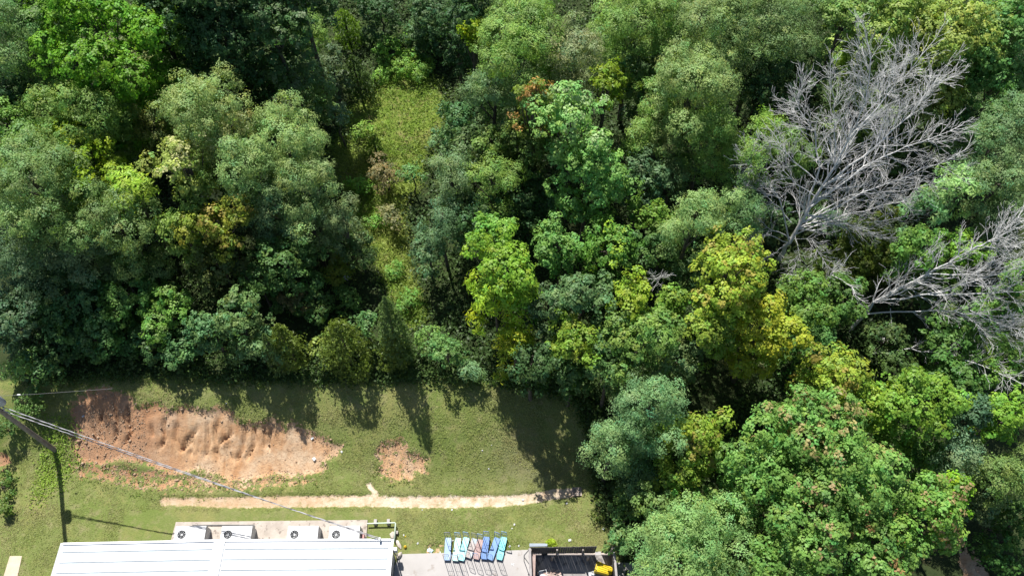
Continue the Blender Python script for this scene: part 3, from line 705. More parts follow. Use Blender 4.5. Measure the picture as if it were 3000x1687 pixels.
def cart(far, near, key, label, hp):
    zd = .27; a, b = at(*far, zd), at(*near, zd); c = (a + b) / 2; d = (a - b); L = d.length; ang = math.atan2(d.y, d.x) - math.pi / 2
    t = thing('stocking_cart', (c.x, c.y, .05), label, 'cart', 'stocking carts parked in a row', ang)
    W = .41; dk = DK[key]; z = zd - .05
    mb = MB().box((0, 0, z - .02), (W, L, .04)); mb.build('deck', dk, t, .008)
    mb = MB()
    for sx in (-1, 1): mb.box((sx * (W / 2 - .012), 0, z - .055), (.02, L - .02, .07))
    for sy in (-1, 1): mb.box((0, sy * (L / 2 - .012), z - .056), (W - .05, .02, .068))
    mb.build('side_rail', dk, t)
    for sy in (-1, 1):
        y = sy * (L / 2 - .03); hh = 1.42; r_ = .018
        mb = MB(); x = W / 2 - .025; arc = [(-x, y, z)] + [(-x, y, z + hh - .1)] + [(-x + .1 * (1 - math.cos(q)), y, z + hh - .1 + .1 * math.sin(q)) for q in (.5, 1.0, 1.57)] + [(x - .1 * (1 - math.cos(q)), y, z + hh - .1 + .1 * math.sin(q)) for q in (1.57, 1.0, .5)] + [(x, y, z + hh - .1), (x, y, z)]
        mb.tube(arc, r_, 8)
        h = mb.build('handle', HDL if hp is not HPG else HPG, t)
        mb = MB()
        for xx in (-.07, .07): mb.tube([(xx, y, z), (xx, y, z + hh - .02)], .007, 5)
        for zz in (.9,): mb.tube([(-x, y, z + zz), (x, y, z + zz)], .009, 5)
        mb.build('handle_bars', HDL if hp is not HPG else HPG, h)
        if sy > 0 and hp is not HPG or (sy > 0 and key == 'steel'):
            MB().box((0, y, z + hh - .05), (2 * x - .03, .03, .13)).build('handle_plate', hp, h, .01)
    for sx in (-1, 1):
        for yy in (-L / 2 + .14, 0, L / 2 - .14):
            wh = MB().tube([(sx * .15 - .016, yy, .062), (sx * .15 + .016, yy, .062)], .06, 14).build('wheel', RUB, t)
            MB().box((sx * .15, yy, .118), (.05, .06, .03)).build('caster_fork', GALV, wh)
for cdef in CARTS: cart(*cdef)

# ---- wooden enclosure
ENC = thing('wooden_enclosure', (0, 0, 0), 'dark weathered board enclosure with a missing board gap, right of the concrete yard', 'fence')
FH = 2.0
FL, FR = at(1552, 1603.5, FH), at(1797, 1599, FH)
dirx = (FR - FL); WL = dirx.length; dirx.normalize()
def board_run(a, b, gaps, name, tall=FH, th=.025):
    mb = MB(); d = b - a; L = d.length; d.normalize(); nrm = Vector((-d.y, d.x, 0)); s = 0; r = random.Random(int(a.x * 100))
    while s < L - .05:
        wbd = .14; mid = s + wbd / 2
        if not any(g0 < mid < g1 for g0, g1 in gaps):
            jz = r.uniform(-.03, .02); o = nrm * r.uniform(-.005, .005); q0 = a + d * s + o; q1 = a + d * (s + wbd - .012) + o
            q0 = Vector((q0.x, q0.y, -.1)); q1 = Vector((q1.x, q1.y, -.1)); u = Vector((0, 0, tall + .1 + jz)); n_ = nrm * th
            mb.hexa([q0, q1, q1 + n_, q0 + n_], [q0 + u, q1 + u, q1 + n_ + u, q0 + n_ + u])
        s += wbd
    return mb.build(name, OLDWOOD, ENC)
gap = (WL * (1748 - 1552) / 245 + .02, WL * (1765 - 1552) / 245 + .03)
board_run(FL, FR, [gap], 'back_boards')
LE = Vector((FL.x, FL.y - .04, FH)); LD = (at(1555, 1687, FH) - FL); LD.z = 0; LD.normalize(); RD = (at(1806, 1687, FH) - FR); RD.z = 0; RD.normalize()
board_run(LE + LD * 6, LE, [], 'side_boards'); board_run(Vector((FR.x, FR.y - .04, FH)) + RD * 6, Vector((FR.x, FR.y - .04, FH)), [], 'side_boards')
for px in (1632, 1708):
    p = at(px, 1604, FH); MB().box((p.x, FL.y - .12, FH / 2 - .05), (.10, .09, FH + .08)).build('post', POSTWOOD, ENC)
for P, D_ in ((LE, LD), (Vector((FR.x - .08, FR.y - .06, 0)), RD)):
    for s in (0.06, 2.2, 4.4):
        q = P + D_ * s; MB().box((q.x + (.06 if P is LE else 0), q.y - .03, FH / 2 - .02), (.10, .10, FH + .1)).build('post', POSTWOOD, ENC)
for P, D_, sx in ((LE, LD, 1), (Vector((FR.x, FR.y - .06, 0)), RD, -1)):    # top caps of the sides
    mb = MB(); a = Vector((P.x, P.y, FH + .02)); b = a + D_ * 6; o = Vector((.07, 0, 0)); u = Vector((0, 0, .04))
    mb.hexa([a - o, b - o, b + o, a + o], [a - o + u, b - o + u, b + o + u, a + o + u]); mb.build('top_rail', worn('grey_cap_board', (.20, .185, .185), (.28, .26, .26), 3, .85), ENC)
ry = FL.y - .26
for a, b in ((1555, 1586), (1604, 1628), (1632, 1703.5), (1708, 1780)):
    p0, p1 = at(a, 1621, 1.45), at(b, 1620, 1.45); p0.y = ry - .0; p1.y = ry
    MB().tube([p0, p1], .075, 10).build('guard_rail', RAILWOOD, ENC)
p0 = at(1752, 1617, 1.55); MB().box((p0.x, ry + .02, 1.56), (.36, .22, .05)).build('loose_board', CONC, ENC)
EF = MB().prism([(v.x, v.y) for v in (Vector((FL.x + .03, FL.y - .03, 0)), Vector((FL.x + LD.x * 26, FL.y + LD.y * 26, 0)), Vector((FR.x + RD.x * 26, FR.y + RD.y * 26, 0)), Vector((FR.x - .03, FR.y - .03, 0)))], -.3, .065)
tag(EF.build('enclosure_floor', DARKCONC), kind='structure')
PILE = worn('tan_bollard', (.26, .20, .15), (.34, .28, .23), 4, .8)
for (bx_, by_), l in (((1616.5, 1640), 'short tan bollard in the left half of the wooden enclosure'), ((1720, 1640), 'short tan bollard near the missing board gap')):
    p = at(bx_, by_, .065); h = 1.1
    t = thing('bollard', (p.x, p.y, .065), l, 'bollard', 'bollards inside the enclosure')
    MB().tube([(0, 0, 0), (0, 0, h)], .085, 14).build('pipe', PILE, t); MB().tube([(0, 0, h), (0, 0, h + .03), (0, 0, h + .05)], [.084, .065, .02], 14).build('cap', RAILWOOD, t)
# long beam leaning along the left side
a, b = at(1564, 1625, 1.5), at(1562, 1700, 1.45)
o = MB(); d = (b - a).normalized(); s = Vector((.11, 0, 0)); u = Vector((0, 0, .12)); b = a + d * 4.6
o.hexa([a - s, b - s, b + s, a + s], [a - s + u, b - s + u, b + s + u, a + s + u])
for k in (.4, 4.2): q = a + d * k; o.box((q.x, q.y, a.z / 2 + .03), (.1, .1, a.z - .062))
tag(o.build('timber_beam', worn('pink_brown_timber', (.22, .15, .14), (.30, .23, .21), 3, .8)), 'long pink brown timber beam along the left inside of the enclosure', 'beam')
# yellow wheeled bin lying on its side
p = at(1770, 1667, .45)
YB = worn('yellow_bin_plastic', (.50, .36, .008), (.58, .43, .02), 3, .4, bmp=.1, spot=((.34, .24, .02), 3, .62))
t = thing('wheeled_bin', (p.x, p.y, .07), 'bright yellow wheeled bin lying on its side in the right corner of the enclosure', 'bin', None, math.radians(-17))
mb = MB(); bot = lambda x, w_, h_: [(x, -w_ / 2, .04), (x, w_ / 2, .04), (x, w_ / 2, .04 + h_), (x, -w_ / 2, .04 + h_)]
s1, s2 = bot(-.50, .66, .66), bot(.52, .50, .50)
mb.add(s1 + s2, [(0, 1, 2, 3), (7, 6, 5, 4), (0, 4, 5, 1), (1, 5, 6, 2), (2, 6, 7, 3), (3, 7, 4, 0)]); mb.build('bin_body', YB, t, .04)
mb = MB()
for yy in (-.2, -.07, .07, .2): mb.add([(-.35, yy - .02, .69), (-.35, yy + .02, .69), (.42, yy * .8 + .02, .575), (.42, yy * .8 - .02, .575), (-.35, yy - .02, .715), (-.35, yy + .02, .715), (.42, yy * .8 + .02, .60), (.42, yy * .8 - .02, .60)], [(4, 5, 6, 7), (0, 3, 7, 4), (1, 0, 4, 5), (2, 1, 5, 6), (3, 2, 6, 7)])
mb.build('ribs', YB, t)
MB().box((-.545, 0, .38), (.07, .74, .74)).build('lid', YB, t, .03)
mb = MB().tube([(-.45, -.25, .72), (-.62, -.25, .80), (-.62, .25, .80), (-.45, .25, .72)], .02, 8); mb.build('handle', BLACK, t)
for sy in (-1, 1): MB().tube([(.45, sy * .27, .55), (.45, sy * .33, .55)], .11, 16).build('wheel', RUB, t)
# debris and extra pieces
GS = worn('blue_grey_sheet', (.22, .26, .34), (.30, .34, .42), 2, .6)
a, b = at(1550, 1598, .03), at(1602, 1591, .03)
o = MB().box((0, 0, .55), (2.3 * .5, .04, 1.1)); o = MB()
q0, q1 = at(1551, 1601, .9), at(1603, 1600, .9); q2, q3 = at(1604, 1592, .25), at(1551, 1592, .25); th = Vector((0, .02, .03))
o.hexa([q0, q1, q2, q3], [q0 + th, q1 + th, q2 + th, q3 + th]); tag(o.build('metal_sheet', GS), 'blue grey metal sheet leaning outside the enclosure left corner', 'metal sheet')
t = thing('gate_brace', at(1551, 1650, 0), 'thin dark bent pipe brace beside the left side of the enclosure', 'gate brace')
o0 = t.location.copy(); MB().tube([at(1551, 1608, 1.9) - o0, at(1536, 1625, 1.5) - o0, at(1535, 1630, 1.4) - o0, at(1551, 1652, 1.3) - o0], .03, 7).build('bent_pipe', DARKWALL, t)
MB().tube([at(1536, 1627, 1.45) - o0, at(1536, 1627, 1.45) - o0 + Vector((0, 0, -1.42))], .025, 6).build('support', DARKWALL, t)
CRT = worn('white_crate_plastic', (.42, .45, .50), (.50, .52, .54), 4, .5)
p = at(1590, 1681, .07); t = thing('crate', (p.x, p.y, .07), 'white plastic crate in the bottom left of the enclosure', 'crate', None, .2)
mb = MB(); mb.box((0, 0, .02), (.5, .36, .03)); [mb.box((0, sy * .175, z_), (.5, .018, .06)) for sy in (-1, 1) for z_ in (.07, .16, .25)]; [mb.box((sx * .245, 0, z_), (.018, .33, .06)) for sx in (-1, 1) for z_ in (.07, .16, .25)]
mb.build('basket', CRT, t); mb = MB(); [mb.box((sx * .24, sy * .168, .15), (.035, .035, .27)) for sx in (-1, 1) for sy in (-1, 1)]; mb.build('corner_posts', CRT, t)
r = np.random.default_rng(5); mb = MB()
for i in range(150):
    c = Vector((at(1614, 1684, .07).x + r.normal(0, .32), at(1614, 1684, .07).y + r.normal(0, .2), .075 + r.uniform(0, .06))); s_ = r.uniform(.03, .09)
    mb.add([c + Vector((r.normal(0, s_), r.normal(0, s_), abs(r.normal(0, s_ * .5)))) for _ in range(4)], [(0, 1, 2), (0, 2, 3)])
tag(mb.build('leaf_debris', worn('debris', (.30, .20, .17), (.50, .42, .38), 9, .9)), kind='stuff')
p = at(1732, 1680, .07); scrap(1732, 1681, .42, 'crumpled white bag on the lit floor of the enclosure beside the yellow bin', 301, WHITEP, grp=None).location = (p.x, p.y, .07)

# ---- utility pole, transformer, cables
g = on_ground(162, 1319)
t = thing('utility_pole', g, 'weathered wooden utility pole leaning out of the left edge with a grey transformer', 'utility pole')
MB().tube([(0, 0, -.5), (0, 0, 3), (0, 0, 12.5)], [.165, .15, .11], 16).build('pole', POSTWOOD, t)
th = next(h for h in np.arange(3, 9, .05) if project(g.x, g.y, g.z + h)[0] < 6)
print('transformer height', th, 'pole base', g)
TM = worn('transformer_grey', (.27, .30, .34), (.33, .36, .40), 3, .45)
th += .35
tc = Vector((.16, .36, th + .1))
MB().tube([tc, tc + Vector((0, 0, .06)), tc + Vector((0, 0, .85)), tc + Vector((0, 0, .95))], [.22, .25, .25, .20], 20).build('transformer', TM, t)
mb = MB(); mb.box((.06, .16, th + .4), (.1, .2, .08)); mb.box((.06, .16, th + .9), (.1, .2, .08)); mb.build('bracket', GALV, t)
mb = MB(); mb.tube([tc + Vector((.06, 0, .95)), tc + Vector((.06, 0, 1.2))], [.05, .03], 8); mb.build('bushing', WHITEP, t)
MB().tube([(.15, .1, th - .3), (.19, .1, th - .1)], [.04, .05], 8).build('insulator', WHITEP, t)
TW1 = worn('pale_cable', (.33, .33, .36), (.42, .42, .44), 9, .5); TW2 = worn('dark_cable', (.10, .10, .11), (.18, .17, .18), 9, .6)
MA = Vector((m.x, foot[1].y + .22, 3.5))
for j, (off, lab, sag) in enumerate(((Vector((.12, .20, th - .05)), 'twisted service cable running from the pole to the building, upper of the pair', .32), (Vector((.18, .0, th - .18)), 'twisted service cable running from the pole to the building, lower of the pair', .38))):
    a = g + off; b = MA + Vector((-.1 * j, .16 * j, -.22 * j)); L = (b - a).length; n = int(L / .12); d = (b - a).normalized(); s1 = d.cross(Vector((0, 0, 1))).normalized(); s2 = s1.cross(d)
    t = thing('service_cable', a, lab, 'cable', 'twisted service cables')
    for q, (m_, rr, nm) in enumerate(((TW1, .016, 'bare_strand'), (TW2, .019, 'insulated_strand'))):
        pts = []
        for i in range(n + 1):
            u = i / n; ph = 2 * math.pi * (u * L / 1.25) + q * math.pi + j * .9
            pts.append(a.lerp(b, u) - Vector((0, 0, sag * 4 * u * (1 - u))) + (s1 * math.cos(ph) + s2 * math.sin(ph)) * .018 - a)
        MB().tube(pts, rr, 5).build(nm, m_, t)
a, b = at(-120, 1166, 7.6), at(205, 1146, 6.2); b = at(330, 1138, 5.2); mb = MB().tube([a, a.lerp(b, .5) - Vector((0, 0, .1)), b], .009, 5)
t = thing('overhead_wire', a, 'thin overhead wire crossing the left edge above the shrubs', 'wire'); W_ = mb.build('wire', TW2, None); W_.parent = t; W_.location = -a
bd = at(55, 1156, 7.0); MB().tube([bd - a - Vector((.1, 0, 0)), bd - a, bd - a + Vector((.12, 0, 0))], [.03, .06, .03], 8).build('insulator', WHITEP, t)

# ================================================================== dead trees
def dead_tree(base, tips_fn, label, seed, rad, stems, name='dead_tree'):
    """stems: list of polylines (absolute points); each grows sub-branches and twigs"""
    r = np.random.default_rng(seed)
    root = thing(name, base, label, 'tree')
    segP, segR = [], []
    def tubes(lst, nm):
        V, Fq = [], []
        for (p0, p1, r0, r1, n) in lst:
            d = p1 - p0; L = np.linalg.norm(d)
            if L < 1e-5: continue
            d = d / L; a = np.array([0, 0, 1.]) if abs(d[2]) < .9 else np.array([1., 0, 0]); a = a - d * a.dot(d); a /= np.linalg.norm(a); b = np.cross(d, a)
            k0 = len(V) * 1; base_i = sum(len(v) for v in V)
            an = np.arange(n) * 2 * np.pi / n; ring = np.cos(an)[:, None] * a + np.sin(an)[:, None] * b
            V.append(np.vstack([p0 + ring * r0, p1 + d * r1 * .3 + ring * r1]))
            i = np.arange(n); Fq.append(np.stack([base_i + i, base_i + (i + 1) % n, base_i + n + (i + 1) % n, base_i + n + i], 1))
        npmesh(nm, np.vstack(V), np.vstack(Fq), DEADWOOD, root, smooth=True)
    B = np.array(base)
    def grow(p, d, L, r0, lvl, out, side):
        n = max(3, int(L / (.45 if lvl < 2 else .3))); st = L / n; rr = r0
        bend = r.normal(0, .05, 3)
        for i in range(n):
            d = d + bend + r.normal(0, .085 + .03 * lvl, 3) + np.array([0, 0, .03]); d /= np.linalg.norm(d)
            q = p + d * st; r1 = r0 * (1 - .8 * (i + 1) / n)
            out.append((p, q, rr, max(r1, .0085), 6 if r0 > .05 else (4 if r0 > .02 else 3)))
            if lvl < 4 and i >= (0 if lvl else 1):
                nb = 1 if lvl < 3 else (1 if r.uniform() < .75 else 0)
                if lvl == 1 and r.uniform() < .4: nb = 2
                for _ in range(nb):
                    s = r.normal(0, 1, 3); s -= d * s.dot(d); s /= np.linalg.norm(s) + 1e-9
                    ang = r.uniform(.30, .62); dd = d * math.cos(ang) + s * math.sin(ang); dd[2] = dd[2] * .85 + .1
                    l2 = L * (1 - .62 * i / n) * r.uniform(.38, .62)
                    if l2 > .25: grow(q, dd / np.linalg.norm(dd), l2, max(r1 * r.uniform(.5, .7), .008), lvl + 1, out, side)
            p = q; rr = max(r1, .0085)
    for si, (pts, r0, r1, sub) in enumerate(stems):
        pts = [np.array(p) - B for p in pts]; out = []
        # smooth polyline
        fine = []
        for i in range(len(pts) - 1):
            for k in range(4):
                fine.append(pts[i] + (pts[i + 1] - pts[i]) * k / 4 + r.normal(0, .05, 3) * (i + k > 0))
        fine.append(pts[-1]); N = len(fine)
        for i in range(N - 1):
            e0, e1 = 1 - (1 - i / (N - 1)) ** 1.5, 1 - (1 - (i + 1) / (N - 1)) ** 1.5
            ra, rb = (r0 + (r1 - r0) * e0) * .5, (r0 + (r1 - r0) * e1) * .5
            out.append((fine[i], fine[i + 1], ra, rb, 10 if ra > .1 else 6))
            u = i / (N - 1)
            if u > .15:
                d = fine[i + 1] - fine[i]; d /= np.linalg.norm(d)
                for _ in range(3):
                    s = r.normal(0, 1, 3); s -= d * s.dot(d); s /= np.linalg.norm(s)
                    ang = r.uniform(.45, .95); dd = d * math.cos(ang) + s * math.sin(ang); grow(fine[i + 1], dd / np.linalg.norm(dd), sub * (1 - .35 * u) * r.uniform(.6, 1.2), max(rb * r.uniform(.4, .7), .018), 2, out, s)
        d = fine[-1] - fine[-2]; d /= np.linalg.norm(d); grow(fine[-1], d, sub * .8, r1, 2, out, None)
        tubes(out, 'trunk' if si == 0 else 'limb')
    return root
def FP(x, y, z): p = at(x * K, y * K, z); return (p.x, p.y, p.z)
b0 = on_ground(1955 * K, 660 * K)
gzb = b0.z
f1 = FP(2005, 590, gzb + 4.0); f1 = (f1[0], f1[1], f1[2])
S = []
base = (b0.x, b0.y, gzb)
def hpt(x, y, h): return FP(x, y, gzb + h)
S.append(([base, hpt(1985, 610, 2.5), hpt(2070, 470, 7), hpt(2130, 360, 10.5), hpt(2175, 260, 13.5), hpt(2190, 150, 16)], .36, .05, 3.6))
S.append(([hpt(2020, 560, 4.2), hpt(2060, 420, 8), hpt(2050, 330, 10), hpt(2010, 280, 11.5), hpt(2005, 245, 12.6)], .17, .03, 2.6))
S.append(([hpt(1985, 610, 2.5), hpt(1960, 500, 6), hpt(1920, 430, 8), hpt(1890, 400, 9)], .13, .03, 2.4))
S.append(([hpt(2070, 470, 7), hpt(2200, 370, 10.5), hpt(2290, 290, 12.5), hpt(2350, 210, 14.5)], .17, .03, 3.3))
S.append(([hpt(2040, 520, 5.6), hpt(2170, 420, 8), hpt(2280, 370, 9.5), hpt(2390, 330, 10.5)], .14, .03, 2.8))
S.append(([hpt(2020, 560, 4.2), hpt(2140, 500, 6.2), hpt(2260, 450, 7.5), hpt(2390, 400, 9)], .13, .03, 2.6))
S.append(([hpt(2000, 590, 3.2), hpt(2120, 540, 4.4), hpt(2220, 520, 5), hpt(2320, 490, 6)], .10, .025, 2.2))
S.append(([hpt(2130, 360, 10.5), hpt(2230, 240, 13.6), hpt(2310, 150, 16)], .12, .03, 3.0))
S.append(([hpt(2100, 420, 8.5), hpt(2100, 300, 11.5), hpt(2090, 200, 14)], .11, .03, 2.6))
S.append(([hpt(2070, 470, 7), hpt(1990, 400, 9), hpt(1960, 360, 10)], .10, .025, 2.2))
S.append(([hpt(1990, 600, 2.8), hpt(2040, 600, 4), hpt(2070, 650, 4.0)], .07, .02, 1.9))
S.append(([hpt(1985, 610, 2.5), hpt(1925, 590, 4.5), hpt(1890, 640, 4.2)], .07, .02, 1.8))
S.append(([hpt(2040, 560, 4.4), hpt(2130, 565, 5.2), hpt(2230, 600, 5.4)], .08, .02, 2.0))
S.append(([hpt(1990, 560, 4.2), hpt(1930, 490, 6), hpt(1885, 470, 7)], .09, .02, 2.2))
S.append(([hpt(2020, 560, 4.2), hpt(2140, 490, 6.0), hpt(2270, 480, 7), hpt(2400, 450, 8)], .10, .025, 2.4))
S.append(([hpt(2010, 575, 3.6), hpt(2100, 560, 4.6), hpt(2200, 560, 5), hpt(2300, 540, 5.4)], .08, .02, 2.1))
S.append(([hpt(2000, 590, 3.2), hpt(2010, 640, 3.0), hpt(1990, 690, 2.6)], .06, .02, 1.5))
S.append(([hpt(1985, 610, 2.5), hpt(1940, 640, 3.2), hpt(1900, 660, 3.2)], .06, .02, 1.6))
S.append(([hpt(2060, 500, 6.2), hpt(1990, 450, 7.6), hpt(1930, 380, 9.2)], .09, .02, 2.4))
S.append(([hpt(2100, 420, 8.5), hpt(2180, 300, 11.5), hpt(2240, 190, 14.4)], .10, .025, 2.6))
S.append(([hpt(1990, 600, 2.8), hpt(1930, 570, 4.2), hpt(1900, 540, 5)], .08, .02, 1.7))
dead_tree(base, None, 'tall grey leafless tree, the larger and more upright of the bare trees', 11, .36, S)
b0 = on_ground(2140 * K, 830 * K); gzb = b0.z; base = (b0.x, b0.y, gzb)
S = [([base, hpt(2200, 760, 3), hpt(2330, 690, 6), hpt(2440, 630, 8.5), hpt(2540, 580, 11)], .26, .04, 2.8),
     ([hpt(2180, 775, 2.4), hpt(2260, 700, 5), hpt(2330, 640, 7)], .10, .02, 2.0),
     ([hpt(2200, 760, 3), hpt(2350, 740, 5.2), hpt(2480, 700, 7.5), hpt(2620, 650, 10)], .13, .03, 2.6),
     ([hpt(2180, 790, 2.0), hpt(2330, 780, 3.6), hpt(2460, 790, 5), hpt(2600, 800, 6.5)], .12, .03, 2.4),
     ([hpt(2330, 690, 6), hpt(2450, 690, 7.5), hpt(2590, 600, 11)], .09, .025, 2.4),
     ([hpt(2400, 780, 4.5), hpt(2480, 830, 4.8), hpt(2580, 850, 6)], .07, .02, 1.8),
     ([hpt(2240, 775, 2.6), hpt(2245, 820, 2.2), hpt(2225, 850, 2.0)], .05, .02, .9),
     ([hpt(2330, 740, 5), hpt(2460, 740, 6.5), hpt(2600, 730, 8.5)], .09, .025, 2.4),
     ([hpt(2440, 630, 8.5), hpt(2500, 600, 10), hpt(2560, 550, 11.5)], .08, .025, 2.2),
     ([hpt(2440, 780, 5), hpt(2520, 820, 5.4), hpt(2600, 840, 6.2)], .07, .02, 2.0)]
dead_tree(base, None, 'grey leafless tree leaning over to the right edge below the taller bare tree', 12, .26, S)
b0 = on_ground(2190 * K, 890 * K); gzb = b0.z; base = (b0.x, b0.y, gzb)
S = [([base, hpt(2290, 878, 1.4), hpt(2400, 895, 3), hpt(2500, 930, 4), hpt(2590, 975, 5)], .13, .03, 1.8),
     ([hpt(2380, 890, 2.8), hpt(2470, 895, 3.6), hpt(2590, 915, 5)], .07, .02, 1.5)]
dead_tree(base, None, 'low bare grey trunk lying toward the right edge above the green maples', 13, .13, S)
b0 = on_ground(2060 * K, 760 * K); gzb = b0.z; base = (b0.x, b0.y, gzb)
S = [([base, hpt(2070, 720, 3), hpt(2090, 690, 5), hpt(2120, 670, 6.5)], .10, .03, 1.4), ([hpt(2070, 720, 3), hpt(2030, 700, 5), hpt(1990, 690, 6.2)], .07, .02, 1.3), ([hpt(2090, 690, 5), hpt(2140, 720, 6), hpt(2160, 750, 6)], .05, .02, 1.0)]
dead_tree(base, None, 'small bare branched snag between the golden tree and the leaning bare tree', 14, .1, S)
b0 = on_ground(1655 * K, 760 * K); gzb = b0.z; base = (b0.x, b0.y, gzb)
S = [([base, hpt(1653, 720, 4), hpt(1650, 700, 6.6), hpt(1640, 690, 7.4)], .08, .03, .8), ([hpt(1650, 700, 6.6), hpt(1675, 692, 7.4)], .05, .02, .8)]
dead_tree(base, None, 'little forked dead snag poking up in the middle of the wood', 15, .08, S)

